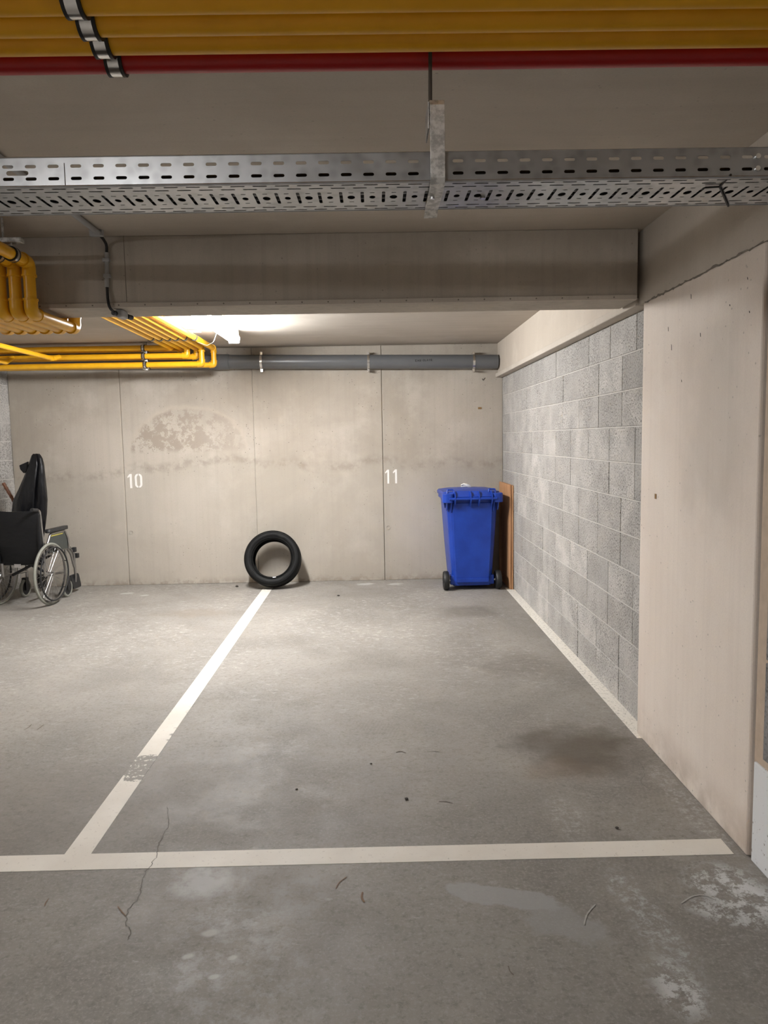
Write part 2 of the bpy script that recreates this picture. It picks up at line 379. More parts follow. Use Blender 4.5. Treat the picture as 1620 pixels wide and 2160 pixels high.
def lathe(bm, prof, seg=48, axis='x', c=(0, 0, 0), closed=True):
    """revolve (axial, radius) points about an axis through c"""
    c = Vector(c); rings = []
    for a, r in prof:
        ring = []
        for k in range(seg):
            s, q = r*math.cos(2*math.pi*k/seg), r*math.sin(2*math.pi*k/seg)
            ring.append(bm.verts.new(c + (Vector((a, s, q)) if axis == 'x' else Vector((s, a, q)) if axis == 'y' else Vector((s, q, a)))))
        rings.append(ring)
    pr = list(zip(rings, rings[1:]))
    if closed: pr.append((rings[-1], rings[0]))
    for a, b in pr:
        for k in range(seg): bm.faces.new((a[k], a[(k+1) % seg], b[(k+1) % seg], b[k]))
    if not closed: bm.faces.new(rings[0]); bm.faces.new(rings[-1])
def loft(bm, rings, cap=True):
    vs = [[bm.verts.new(p) for p in r] for r in rings]; n = len(vs[0])
    for a, b in zip(vs, vs[1:]):
        for k in range(n): bm.faces.new((a[k], a[(k+1) % n], b[(k+1) % n], b[k]))
    if cap: bm.faces.new(vs[0]); bm.faces.new(vs[-1])
def rrect(x0, x1, y0, y1, r, z, n=5):
    out = []
    for cx, cy, a0 in ((x1-r, y1-r, 0), (x0+r, y1-r, 90), (x0+r, y0+r, 180), (x1-r, y0+r, 270)):
        for q in range(n+1):
            a = math.radians(a0+90*q/n); out.append(Vector((cx+r*math.cos(a), cy+r*math.sin(a), z)))
    return out
def prism(bm, poly, d, off=Vector((0, 0, 0))):
    """extrude a planar polygon (list of Vectors) by vector d"""
    a = [bm.verts.new(p+off) for p in poly]; b = [bm.verts.new(p+off+d) for p in poly]; n = len(a)
    bm.faces.new(a); bm.faces.new(b)
    for k in range(n): bm.faces.new((a[k], a[(k+1) % n], b[(k+1) % n], b[k]))

# ================================================================== THE SETTING
fl = struct(obj('floor', B(XMIN, 1.75, YMIN, YB+0.1, -0.12, 0.0), M_FLOOR), 'grey power-floated concrete floor with scuffs, stains and painted bay lines', 'floor')
fl['_world'] = 1
def strip(name, x0, x1, y0, y1, mat, label, h=0.0012):
    o = obj(name, B(x0, x1, y0, y1, 0.0, h), mat, fl); o['label'] = label; return o
strip('painted_line', -1.2135, -1.1118, 2.727, 7.90, M_LINEW, 'off-white line between the two bays, worn through near the front')
strip('painted_line', XMIN, 1.305, 2.620, 2.727, M_LINE, 'off-white line across the front of the bays', 0.0014)
strip('painted_line', 1.3235, XW+0.01, 3.70, 7.62, M_LINES, 'speckled off-white line along the foot of the block wall')
def ribbon(name, pxs, wd, mat, label=None):
    ps = [at(x, y, 2, 0.0) for x, y in pxs]; bm = bmesh.new(); L, R_ = [], []
    fine = []
    for i in range(len(ps)-1):                       # Catmull-Rom, cracks get a jitter
        p0, p1, p2, p3 = ps[max(i-1, 0)], ps[i], ps[i+1], ps[min(i+2, len(ps)-1)]
        for q in range(6):
            u = q/6; v = 0.5*((2*p1)+(p2-p0)*u+(2*p0-5*p1+4*p2-p3)*u*u+(3*p1-p0-3*p2+p3)*u*u*u)
            if name == 'crack': v += Vector((rnd.uniform(-1, 1), rnd.uniform(-1, 1), 0))*0.0045
            fine.append(v)
    ps = fine+[ps[-1]]
    for i, p in enumerate(ps):
        t = (ps[min(i+1, len(ps)-1)]-ps[max(i-1, 0)]).normalized(); nrm = Vector((-t.y, t.x, 0))
        ww = wd*(0.25 if i in (0, len(ps)-1) else 0.7+0.6*rnd.random())
        L.append(bm.verts.new((p.x+nrm.x*ww/2, p.y+nrm.y*ww/2, 0.0017))); R_.append(bm.verts.new((p.x-nrm.x*ww/2, p.y-nrm.y*ww/2, 0.0017)))
    for i in range(len(ps)-1): bm.faces.new((L[i], R_[i], R_[i+1], L[i+1]))
    o = obj(name, bm, mat, fl)
    if label: o['label'] = label
    return o
ribbon('crack', [(353, 1702), (357, 1730), (350, 1752), (335, 1782), (330, 1806), (318, 1826), (306, 1842), (300, 1868), (291, 1895), (270, 1922), (266, 1945), (278, 1962), (268, 1984)], 0.0020, M_CRACK, 'hairline crack crossing the front line')
ribbon('crack', [(1345, 1602), (1360, 1630), (1352, 1650), (1372, 1668)], 0.0016, M_CRACK)
for pxs, wd, mt in (([(708, 1876), (716, 1862), (732, 1850)], 0.0035, M_RUSTM), ([(765, 1882), (763, 1894), (769, 1904)], 0.006, M_RUSTM),
                    ([(1072, 2038), (1076, 2050), (1084, 2058)], 0.004, M_MARK), ([(835, 1588), (845, 1585), (856, 1589)], 0.006, M_MARK),
                    ([(900, 1587), (915, 1585), (930, 1587)], 0.004, M_MARK), ([(925, 1691), (940, 1691), (955, 1695)], 0.004, M_MARK),
                    ([(50, 1540), (60, 1535), (67, 1528)], 0.006, M_MARK), ([(78, 1540), (86, 1534), (93, 1529)], 0.006, M_MARK),
                    ([(94, 1912), (97, 1904), (103, 1896)], 0.004, M_RUSTM), ([(248, 1912), (258, 1925), (266, 1933)], 0.004, M_RUSTM)):
    ribbon('scuff_mark', pxs, wd, mt)
for pxs in ([(1232, 1952), (1238, 1930), (1256, 1908)], [(1437, 1906), (1462, 1891), (1490, 1890), (1508, 1899)], [(610, 1378), (640, 1378), (668, 1379)]):
    ribbon('scrape_mark', pxs, 0.005, M_SCRAPE)

cl = struct(obj('ceiling', B(XMIN, 1.75, YMIN, YB+0.1, ZC, ZC+0.2), M_CEIL), 'raw grey concrete ceiling slab', 'ceiling')

# back wall: core plus four formwork panels with recessed joints
wb = struct(obj('wall_back', B(XL-0.1, XW+0.15, YB+0.012, YB+0.25, 0, ZC), M_BACK), 'pale concrete back wall cast in four panels with bay numbers', 'wall')
wb['_world'] = 1
J = [XL, -2.736, -1.306, 0.0887, XW]
for i in range(4):
    g0 = 0.003 if i else 0.0; g1 = 0.003 if i < 3 else 0.0
    obj('concrete_panel', B(J[i]+g0, J[i+1]-g1, YB+(0.0025*(i % 2)), YB+0.02, 0, ZC-0.004), M_BACK, wb, bevel=0.004)
def disc(name, c, r, axis, depth, mat, parent, seg=14, inner=0.0):
    bm = bmesh.new(); pr = [(0, r), (depth, r)]
    if inner: lathe(bm, [(0, r), (depth, r), (depth, inner), (0, inner)], seg, axis, c)
    else: lathe(bm, pr, seg, axis, c, closed=False)
    return obj(name, bm, mat, parent, smooth=True)
for j in (0, 1, 2):
    for z in (2.19, 0.585):
        for s in (-1, 1):
            disc('tie_hole', (J[j+1]+s*(0.036 if s < 0 else 0.046), YB-0.0015, z), 0.024, 'y', 0.012, M_BACK, wb, inner=0.0185)
def stencil_one(x0, z0, w, h):
    s = w*0.46
    return [[(x0+w-s, z0), (x0+w, z0), (x0+w, z0+h), (x0+w-s*1.0, z0+h), (x0, z0+h*0.80), (x0+w*0.12, z0+h*0.72), (x0+w-s, z0+h*0.83)]]
def stencil_zero(x0, z0, w, h):
    """two curved halves, each as a strip of quads"""
    out = []; cx = x0+w/2; g = w*0.06; t = w*0.27; r = w/2; ri = r-t
    for sgn in (-1, 1):
        path = [(90-90*q/6, z0+h-r) for q in range(7)] + [(-90*q/6, z0+r) for q in range(7)]
        o_, i_ = [], []
        for a, zc in path:
            a = math.radians(a)
            o_.append((cx+sgn*max(g, r*math.cos(a)), zc+r*math.sin(a)))
            i_.append((cx+sgn*max(g, ri*math.cos(a)), zc+ri*1.2*math.sin(a)))
        out += [[o_[q], o_[q+1], i_[q+1], i_[q]] for q in range(len(path)-1)]
    return out
def number(polys, label):
    bm = bmesh.new()
    for pl in polys: prism(bm, [Vector((x, YB-0.0012, z)) for x, z in pl], Vector((0, 0.006, 0)))
    bmesh.ops.remove_doubles(bm, verts=bm.verts[:], dist=1e-5)
    o = obj('painted_number', bm, M_NUM, wb); o['label'] = label
number(stencil_one(-2.702, 1.072, 0.048, 0.155) + stencil_zero(-2.622, 1.074, 0.080, 0.155), 'white stencilled number 10')
number(stencil_one(0.109, 1.070, 0.046, 0.153) + stencil_one(0.194, 1.071, 0.046, 0.153), 'white stencilled number 11')
obj('wood_plug', B(1.133, 1.171, YB-0.003, YB+0.004, 1.862, 1.882), M_PLUG, wb)
ct = bmesh.new(); tube(ct, [(1.180, YB-0.001, 2.187), (1.189, YB-0.001, 2.170), (1.212, YB-0.001, 2.197)], 0.003, 6); obj('tick_mark', ct, M_INK, wb)

# right block wall: mortar core with every block its own piece
wr = struct(obj('wall_right', B(XW+0.004, XW+0.2, YP1-0.1, YB+0.02, 0, 2.24), M_MORTAR), 'grey porous concrete block wall on the right of the bay', 'wall')
wr['_world'] = 1
def block_mesh(name, d, wy, hz, mat):
    bm = bmesh.new(); box(bm, 0, d, 0, wy, 0, hz)
    bmesh.ops.bevel(bm, geom=[e for e in bm.edges if all(abs(v.co.x) < 1e-6 for v in e.verts)], offset=0.003, segments=1, affect='EDGES')
    me = bpy.data.meshes.new(name); bmesh.ops.recalc_face_normals(bm, faces=bm.faces[:]); bm.to_mesh(me); bm.free(); me.materials.append(mat); return me
PITCH_B, ROW = 0.4415, 0.2
full = block_mesh('concrete_block', 0.05, PITCH_B-0.007, ROW-0.007, M_BLOCK)
part_cache = {}
for r in range(12):
    z = r*ROW+0.004
    hz = ROW-0.007
    if r == 11:
        continue
    start = 4.235 if (r//2) % 2 == 0 else 4.014
    y = start-PITCH_B
    while y < YB-0.02:
        y0, y1 = max(y+0.0035, YP1-0.09), min(y+PITCH_B-0.0035, YB-0.002)
        if y1-y0 > 0.03 and y1 > YP1:
            key = round(y1-y0, 3)
            if abs(key-(PITCH_B-0.007)) < 0.002: me = full
            else:
                if key not in part_cache: part_cache[key] = block_mesh('concrete_block', 0.05, y1-y0, hz, M_BLOCK)
                me = part_cache[key]
            o = link(bpy.data.objects.new('concrete_block', me))
            o.location = (XW+rnd.uniform(-0.002, 0.0012), y0, z); par(o, wr)
        y += PITCH_B
# lintel above the block wall with its projecting shutter strip
lf = struct(obj('trim_1', B(XW-0.052, XW+0.2, YB1-0.05, YB+0.02, 2.235, ZC), M_LINTELF), 'pale concrete lintel above the block wall', 'lintel'); lf['_world'] = 1
obj('ledge', B(XW-0.075, XW+0.1, YB1-0.2, YB+0.01, 2.200, 2.243), M_LINTEL, lf, bevel=0.006)
# pier and the edge beam above it
pr_ = struct(obj('wall_right_pier', B(XP, XW+0.35, YP0, YP1, 0, 2.205), M_PIER, bevel=0.008), 'smooth pinkish concrete pier on the right', 'pier'); pr_['_world'] = 1
obj('wood_plug', B(XP-0.002, XP+0.004, 3.547, 3.567, 1.248, 1.272), M_PLUG, pr_)
for y, z, h in ((3.44, 2.02, 0.022), (3.40, 1.93, 0.030), (3.10, 1.95, 0.018), (3.28, 1.78, 0.012), (3.20, 2.12, 0.022), (2.72, 2.10, 0.01), (2.85, 2.03, 0.008), (2.70, 1.98, 0.009)):
    bm = bmesh.new(); prism(bm, [Vector((XP-0.0006, y-0.003, z)), Vector((XP-0.0006, y+0.002, z+h*0.1)), Vector((XP-0.0006, y+0.004, z+h)), Vector((XP-0.0006, y-0.001, z+h*0.8))], Vector((0.005, 0, 0)))
    obj('chip', bm, M_GAP, pr_)
# ragged dark cold joint between pier and edge beam
bm = bmesh.new(); yy = YP0+0.01; q0 = None
while yy < YP1-0.01:
    zj = 2.203+rnd.uniform(-0.006, 0.006); hj = rnd.uniform(0.001, 0.006)
    a_, b_ = bm.verts.new((XP-0.0007, yy, zj-hj)), bm.verts.new((XP-0.0007, yy, zj+hj))
    if q0: bm.faces.new((q0[0], a_, b_, q0[1]))
    q0 = (a_, b_); yy += rnd.uniform(0.012, 0.035)
obj('cold_joint', bm, M_SEAM, pr_)
struct(obj('trim_2', B(XP, XW+0.35, YMIN, YP1+0.30, 2.205, ZC), M_LINTEL), 'grey concrete edge beam above the pier', 'beam')
# near right wall: dark joint, render strip, dark blocks, white painted foot
wn = struct(obj('wall_right_near', B(XP+0.012, XW+0.35, YMIN, YP0-0.012, 0, 2.205), M_MORTARP), 'dark grey block wall with pinkish mortar and white painted foot at the right edge', 'wall'); wn['_world'] = 1
obj('joint', B(XP+0.03, XW+0.3, YP0-0.014, YP0+0.002, 0, 2.2), M_GAP, wn)
nb = block_mesh('concrete_block', 0.05, 0.428, 0.350, M_BLOCKD)
for r in range(5):
    yb = 2.527
    z = 0.405+r*0.362
    for q in range(8):
        o = link(bpy.data.objects.new('concrete_block', nb)); o.location = (XP+0.006, yb-0.428-q*0.442, z); par(o, wn)
obj('white_foot', B(XP+0.004, XP+0.02, YMIN+0.01, YP0-0.024, 0.0, 0.375), M_WPAINT, wn, bevel=0.003)

# left block wall of the bay
wl = struct(obj('wall_left', B(XL-0.2, XL-0.004, YB1, YB+0.02, 0, ZC), M_MORTAR), 'grey concrete block wall at the left of the bays', 'wall'); wl['_world'] = 1
lb = block_mesh('concrete_block', 0.05, PITCH_B-0.007, ROW-0.009, M_BLOCK)
for r in range(12):
    start = YB-PITCH_B*(1.0 if (r//2) % 2 else 0.5)
    for q in range(9):
        o = link(bpy.data.objects.new('concrete_block', lb)); o.location = (XL-0.05, start-q*PITCH_B, r*ROW+0.004); par(o, wl)
struct(obj('wall_left_aisle', B(XMIN-0.1, XMIN, YMIN, YB, 0, ZC), M_LINTEL), 'concrete wall closing the parking aisle on the left', 'wall')
struct(obj('wall_left_pier', B(XL-3.5, XL, YB0, YB1, 0, ZC), M_PIER), 'concrete pier wall beside the left bay', 'wall')
struct(obj('wall_front', B(XMIN, XW+0.35, YMIN-0.1, YMIN, 0, ZC), M_LINTEL), 'concrete wall across the parking aisle', 'wall')

# cross beam with nailed shutter strip along its lower edge
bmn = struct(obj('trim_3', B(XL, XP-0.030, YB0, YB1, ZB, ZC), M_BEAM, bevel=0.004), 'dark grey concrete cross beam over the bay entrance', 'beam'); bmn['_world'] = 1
obj('shutter_strip', B(XL, XP-0.034, YB0-0.012, YB0+0.01, ZB, ZB+0.024), M_LINTEL, bmn, bevel=0.003)
x = -1.75
while x < 1.30:
    disc('nail_hole', (x, YB0-0.0135, ZB+0.012), 0.0038, 'y', 0.004, M_SEAM, bmn, 8)
    x += 0.128
obj('casting_seam', B(-1.2035, -1.2005, YB0-0.0006, YB0+0.01, ZB+0.03, ZC), M_SEAM, bmn)

# ================================================================== LAMPS
def batten(x, y0, y1, glow, label):
    t = thing('batten_lamp', label, 'lamp', (x, (y0+y1)/2, ZC), group='ceiling batten lamps')
    obj('housing', B(x-0.044, x+0.044, y0, y1, ZC-0.068, ZC), M_LAMPB, t, bevel=0.006)
    bm = bmesh.new(); prof = []
    for q in range(20):
        a = math.radians(150+240*q/19); prof.append((x+0.054*math.cos(a), ZC-0.086+0.036*math.sin(a)))
    loft(bm, [[Vector((px, yy, pz)) for px, pz in prof] for yy in (y0+0.015, y1-0.015)])
    obj('diffuser', bm, glow, t, smooth=True)
    for yy0, yy1 in ((y0, y0+0.015), (y1-0.015, y1)):
        obj('end_cap', B(x-0.050, x+0.050, yy0, yy1, ZC-0.127, ZC-0.055), M_LAMPB, t, bevel=0.01)
    return t
batten(-1.245, 5.33, 6.86, M_GLOWF, 'lit white batten lamp on the ceiling over the bays')
batten(-1.30, -1.70, -0.17, M_GLOWN, 'lit white batten lamp on the aisle ceiling behind the viewer')
batten(-4.3, -0.60, 0.93, M_GLOWFILL, 'added unseen fill lamp on the aisle ceiling further left')  # added out of view as fill light for the aisle and pier

# ================================================================== PIPES
R_Y = 0.027
XN = [-1.597, -1.665, -1.735, -1.803, -1.872, -1.940]     # the six runs before the beam
XF = [-1.610, -1.705, -1.780, -1.850, -1.925, -2.005]     # and at the back wall
ZN, ZU, ZR = 2.405, 2.175, 2.500                          # run before, under and behind the beam
YDROP, YRISE = 3.60, 4.115
rows = {0: (2.335, 7.70), 1: (2.335, 7.585), 2: (2.420, 7.70), 3: (2.420, 7.585), 4: (2.500, 7.70), 5: (2.500, 7.585)}
names6 = ['yellow gas pipe dipping under the beam, closest of six to the lamp', 'second yellow gas pipe from the lamp among six dipping under the beam',
          'third yellow gas pipe from the lamp among six dipping under the beam', 'fourth yellow gas pipe from the lamp among six dipping under the beam',
          'fifth yellow gas pipe from the lamp among six dipping under the beam', 'yellow gas pipe dipping under the beam, farthest of six from the lamp']
def collar(name, p, d, r, ln, mat, parent, seg=18, smooth=True):
    p, d = Vector(p), Vector(d).normalized()
    return obj(name, T([p-d*ln/2, p+d*ln/2], r, seg), mat, parent, smooth)
def elbow(p, a, b, parent, r=R_Y, R=0.05):
    """fitting at corner p between directions a (from p) and b, with two collars"""
    p, a, b = Vector(p), Vector(a).normalized(), Vector(b).normalized()
    e = obj('elbow', T(fillet([p+a*(R+0.012), p, p+b*(R+0.012)], R, 8), r*1.14, 18), M_YEL, parent, True)
    for d in (a, b):
        collar('rim', p+d*(R+0.010), d, r*1.25, 0.010, M_YEL, e)
for i in range(6):
    t = thing('gas_pipe', names6[i], 'pipe', (XN[i], YDROP, ZU), group='six yellow gas pipes dipping under the beam')
    zr, yr = rows[i]
    c1, c2, c3, c4 = (XN[i], YDROP, ZN), (XN[i], YDROP, ZU), (XN[i], YRISE, ZU), (XN[i], YRISE, ZR)
    cx = (XF[i], yr, ZR)
    pts = [(XN[i], 2.35, ZN), c1, c2, c3, c4, cx]
    if i < 4: pts.append((XF[i], yr, zr))
    end = (XL+0.06 if i % 2 else XL+0.16, yr, zr)
    pts.append(end)
    obj('tube', T(fillet(pts, 0.04, 6), R_Y, 18), M_YEL, t, True)
    elbow(c1, (0, -1, 0), (0, 0, -1), t); elbow(c2, (0, 0, 1), (0, 1, 0), t)
    elbow(c3, (0, -1, 0), (0, 0, 1), t); elbow(c4, (0, 0, -1), (0, 1, 0), t)
    if i < 4:
        elbow(cx, (0, -1, 0), (0, 0, -1), t, R=0.03); elbow((XF[i], yr, zr), (0, 0, 1), (-1, 0, 0), t, R=0.03)
    else:
        elbow(cx, (0, -1, 0), (-1, 0, 0), t, R=0.03)
# overhead runs crossing the top of the view
YO = [1.672, 1.600, 1.523, 1.448, 1.373, 1.298]; ZO = 2.405
lab_o = ['overhead yellow pipe directly in front of the red pipe', 'second overhead yellow pipe from the red pipe', 'third overhead yellow pipe from the red pipe, at the top edge',
         'fourth overhead yellow pipe from the red pipe', 'fifth overhead yellow pipe from the red pipe', 'sixth overhead yellow pipe from the red pipe']
for i in range(6):
    t = thing('gas_pipe', lab_o[i], 'pipe', (0, YO[i], ZO), group='overhead yellow pipes across the aisle')
    obj('tube', T(fillet([(XP-0.002, YO[i], ZO), (XN[i], YO[i], ZO), (XN[i], 2.33, ZO)], 0.05, 6), R_Y+0.002, 20), M_YELD, t, True)
    elbow((XN[i], YO[i], ZO), (1, 0, 0), (0, 1, 0), t)
    collar('union', (XN[i], 2.34, ZO), (0, 1, 0), R_Y*1.3, 0.018, M_YELD, t)
rp = tag(obj('red_pipe', T(fillet([(XP-0.002, 1.752, 2.400), (-1.38, 1.752, 2.400), (-1.38, 1.752, ZC+0.01)], 0.06, 6), 0.0245, 20), M_RED, None, True), 'dark red pipe running overhead behind the yellow pipes', 'pipe')

def clampring(p, d, r, parent, w=0.022):
    p, d = Vector(p), Vector(d).normalized()
    bm = bmesh.new()
    ax = 'x' if abs(d.x) > 0.5 else 'y' if abs(d.y) > 0.5 else 'z'
    lathe(bm, [(-w/2, r+0.0035), (w/2, r+0.0035), (w/2, r+0.006), (-w/2, r+0.006)], 20, ax, p)
    c = obj('clamp', bm, M_STEEL, parent, True)
    for s in (-1, 1):
        bm = bmesh.new(); a = s*(w/2+0.0035)
        lathe(bm, [(a-0.0035, r+0.0004), (a+0.0035, r+0.0004), (a+0.0035, r+0.0068), (a-0.0035, r+0.0068)], 20, ax, p)
        obj('rubber_edge', bm, M_RUBBER, c, True)
    return c
def support_under(name, label, xs, y, z, ax, r, zrail, rods):
    t = thing(name, label, 'pipe support', (xs[0][0], xs[0][1], zrail))
    for p in xs: clampring((p[0], p[1], z), ax, r, t)
    return t
# support of the overhead row
t = thing('pipe_support', 'steel rail with rubber lined clamps holding the overhead yellow and red pipes', 'pipe support', (-0.556, 1.5, 2.46))
obj('rail', B(-0.576, -0.536, 1.22, 1.80, 2.448, 2.478), M_GALVO, t, bevel=0.003)
for yy in YO: clampring((-0.556, yy, ZO), (1, 0, 0), R_Y+0.002, t, 0.024); obj('stud', T([(-0.556, yy, ZO+R_Y+0.006), (-0.556, yy, 2.45)], 0.005, 8), M_STEEL, t)
clampring((-0.556, 1.752, 2.400), (1, 0, 0), 0.0245, t, 0.024); obj('stud', T([(-0.556, 1.752, 2.43), (-0.556, 1.752, 2.45)], 0.005, 8), M_STEEL, t)
for yy in (1.26, 1.775): obj('rod', T([(-0.556, yy, 2.478), (-0.556, yy, ZC)], 0.005, 8), M_GALVO, t)
# support of the six runs before the drop
t = thing('pipe_support', 'dark steel rail on a threaded rod holding yellow pipes before the beam', 'pipe support', (-1.7, 3.44, 2.47))
obj('rail', B(-2.02, -1.545, 3.42, 3.46, 2.452, 2.474), M_GALVO, t, bevel=0.003)
for xx in XN: clampring((xx, 3.44, ZN), (0, 1, 0), R_Y, t); obj('stud', T([(xx, 3.44, ZN+R_Y+0.005), (xx, 3.44, 2.454)], 0.005, 8), M_STEEL, t)
for xx in (-1.63, -1.97): obj('rod', T([(xx, 3.44, 2.474), (xx, 3.44, ZC)], 0.005, 8), M_GALVO, t)
# support of the six runs behind the beam
t = thing('pipe_support', 'clamp rail holding the six yellow pipes beside the lamp', 'pipe support', (-1.75, 6.86, 2.53))
obj('rail', B(-2.02, -1.54, 6.84, 6.88, 2.538, 2.560), M_GALVO, t, bevel=0.003)
for a, b in zip(XN, XF):
    xx = a+(b-a)*(6.86-YRISE)/(7.6-YRISE); clampring((xx, 6.86, ZR), (0, 1, 0), R_Y, t, 0.018)
    obj('stud', T([(xx, 6.86, ZR+R_Y+0.005), (xx, 6.86, 2.54)], 0.004, 8), M_STEEL, t)
# standing support of the rows along the back wall
t = thing('pipe_support', 'upright clamp bracket holding the yellow pipes along the back wall', 'pipe support', (-2.28, 7.62, 2.30))
obj('rail', B(-2.30, -2.262, 7.635, 7.652, 2.285, ZC), M_GALVO, t, bevel=0.003)
for zz, yy in ((2.335, 7.585), (2.335, 7.70), (2.42, 7.585), (2.42, 7.70), (2.50, 7.585), (2.50, 7.70)):
    clampring((-2.281 + (0.012 if zz < 2.4 else 0), yy, zz), (1, 0, 0), R_Y, t, 0.018)
for zz in (2.38, 2.46, 2.295):
    obj('bolt', T([(-2.281, 7.535, zz), (-2.281, 7.64, zz)], 0.006, 8), M_STEEL, t)
# branch pipes at the far left
t = thing('gas_pipe', 'bright yellow branch pipe at the far left ending in a small elbow', 'pipe', (-3.14, 6, 2.40))
obj('tube', T(fillet([(-3.14, 4.2, 2.40), (-3.14, 7.47, 2.40), (-3.10, 7.55, 2.425)], 0.03, 5), 0.022, 16), M_YEL, t, True)
elbow((-3.14, 7.475, 2.40), (0, -1, 0), (0.45, 0.85, 0.28), t, r=0.022, R=0.02)
t = thing('gas_pipe', 'short yellow branch pipe below the bright one in the left corner', 'pipe', (-3.52, 6, 2.36))
obj('tube', T(fillet([(-3.56, 4.2, 2.365), (-3.56, 7.40, 2.365), (-3.56, 7.54, 2.42)], 0.03, 5), 0.024, 16), M_YEL, t, True)
t = thing('gas_pipe', 'upper yellow branch pipe nearest the left block wall', 'pipe', (-3.70, 6, 2.44))
obj('tube', T([(-3.72, 4.2, 2.455), (-3.72, 7.56, 2.455)], 0.024, 16), M_YEL, t, True)

# grey drain pipe on the back wall
def dz(x): return 2.390 + (x+0.7)*(-0.0155)
YD = YB-0.088; RD = 0.074
t = thing('drain_pipe', 'dark grey plastic drain pipe along the top of the back wall', 'pipe', (0, YD, 2.38))
obj('tube', T([(XL+0.05, YD, dz(XL)), (XW-0.066, YD, dz(1.334))], RD, 32), M_PVC, t, True)
obj('socket', T([(-1.70, YD, dz(-1.7)), (-1.685, YD, dz(-1.685)), (-1.66, YD, dz(-1.66)), (-1.53, YD, dz(-1.53)), (-1.525, YD, dz(-1.52))], 0, 32, [RD*1.01, RD*1.06, RD*1.09, RD*1.09, RD*1.01]), M_PVC, t, True)
for x in (-1.186, -0.048, 1.074):
    bm = bmesh.new(); pts = []
    for q in range(13):
        a = math.radians(-90-180*q/12); pts.append((YD+math.cos(a)*(RD+0.004), dz(x)+math.sin(a)*(RD+0.004)))
    loft(bm, [[Vector((x-0.012, y, z)) for y, z in pts] + [Vector((x-0.012, YD+(y-YD)*0.96, dz(x)+(z-dz(x))*0.96)) for y, z in reversed(pts)],
              [Vector((x+0.012, y, z)) for y, z in pts] + [Vector((x+0.012, YD+(y-YD)*0.96, dz(x)+(z-dz(x))*0.96)) for y, z in reversed(pts)]])
    c = obj('pipe_clip', bm, M_STEEL, t, True); c['label'] = 'bright steel clip'
    for s in (-1, 1):
        obj('bolt', T([(x, YD-0.02, dz(x)+s*(RD+0.018)), (x, YB+0.004, dz(x)+s*(RD+0.018))], 0.011, 10), M_STEEL, c, True)
        obj('lug', B(x-0.012, x+0.012, YD-0.008, YD+0.004, dz(x)+s*(RD+0.017)-0.014, dz(x)+s*(RD+0.017)+0.014), M_STEEL, c)
# marker lettering on the drain pipe: EAU CLAIR
GL = {'E': [[(1, 1), (0, 1), (0, 0), (1, 0)], [(0, .5), (.8, .5)]], 'A': [[(0, 0), (.5, 1), (1, 0)], [(.2, .4), (.8, .4)]], 'U': [[(0, 1), (0.1, .1), (.5, 0), (.9, .1), (1, 1)]],
      'C': [[(1, .85), (.5, 1), (0, .5), (.5, 0), (1, .15)]], 'L': [[(0, 1), (0, 0), (.9, 0)]], 'I': [[(.5, 1), (.5, 0)]], 'R': [[(0, 0), (0, 1), (.9, .8), (0, .5), (1, -.1)]]}
bm = bmesh.new(); x = 0.450
for ch in 'EAU CLAIR':
    if ch == ' ': x += 0.014; continue
    for st in GL[ch]:
        pp = []
        for u, v in st:
            px = x+u*0.013; pz = 2.366+v*0.020+(x-0.45)*0.035; dzz = pz-dz(px)
            pp.append((px, YD-math.sqrt(RD*RD-dzz*dzz)-0.0002, pz))
        tube(bm, pp, 0.0027, 5)
    x += 0.0215
o = obj('marker_lettering', bm, M_INK, t); o['label'] = 'handwritten black letters EAU CLAIR'

# ================================================================== CABLE TRAY
TY0, TY1, TZ, TH = 1.648, 1.838, 2.100, 0.060
TX0, TX1, TXS = -1.50, XP-0.01, -0.634
def slot_pts(cx, cy, l, h, n=4):
    r = h/2; out = []
    for sx, a0 in ((1, -90), (-1, 90)):
        for q in range(n+1):
            a = math.radians(a0+180*q/n); out.append((cx+sx*(l/2-r)+r*math.cos(a), cy+r*math.sin(a)))
    return out
def round_pts(cx, cy, rx, ry, n=10): return [(cx+rx*math.cos(2*math.pi*q/n), cy+ry*math.sin(2*math.pi*q/n)) for q in range(n)]
def cell_tris(w, h, holes):
    bm = bmesh.new(); edges = []
    for loop in [[(0, 0), (w, 0), (w, h), (0, h)]] + holes:
        vs_ = [bm.verts.new((x, y, 0)) for x, y in loop]
        for a, b in zip(vs_, vs_[1:]+vs_[:1]): edges.append(bm.edges.new((a, b)))
    bmesh.ops.triangle_fill(bm, use_beauty=True, use_dissolve=False, edges=edges, normal=(0, 0, 1))
    bm.verts.index_update()
    V = [(v.co.x, v.co.y) for v in bm.verts]; Fc = [[v.index for v in f.verts] for f in bm.faces]; bm.free()
    return V, Fc
P = 0.0475
def tile(V, Fc, w, x_phase, xa, xb, put):
    """repeat a cell over [xa, xb]; put maps (u, v) to a 3-D point"""
    verts, faces = [], []
    k0, k1 = math.floor((xa-x_phase)/w), math.ceil((xb-x_phase)/w)
    for q in range(k0, k1):
        base = len(verts); x0 = x_phase+q*w
        if x0 < xa-1e-6 or x0+w > xb+1e-6: continue
        verts += [put(x0+u, v) for u, v in V]; faces += [[base+i for i in f] for f in Fc]
    return verts, faces
def sheet(name, pieces, parent, mat=M_GALV):
    me = bpy.data.meshes.new(name); vs_, fs = [], []
    for v, f in pieces:
        b = len(vs_); vs_ += v; fs += [[b+i for i in q] for q in f]
    me.from_pydata(vs_, [], fs); me.materials.append(mat)
    o = link(bpy.data.objects.new(name, me))
    s = o.modifiers.new('thickness', 'SOLIDIFY'); s.thickness = 0.0014; s.offset = 0
    par(o, parent); return o
tr = thing('cable_tray', 'galvanised perforated cable tray hanging across the view', 'cable tray', (0, TY0, TZ))
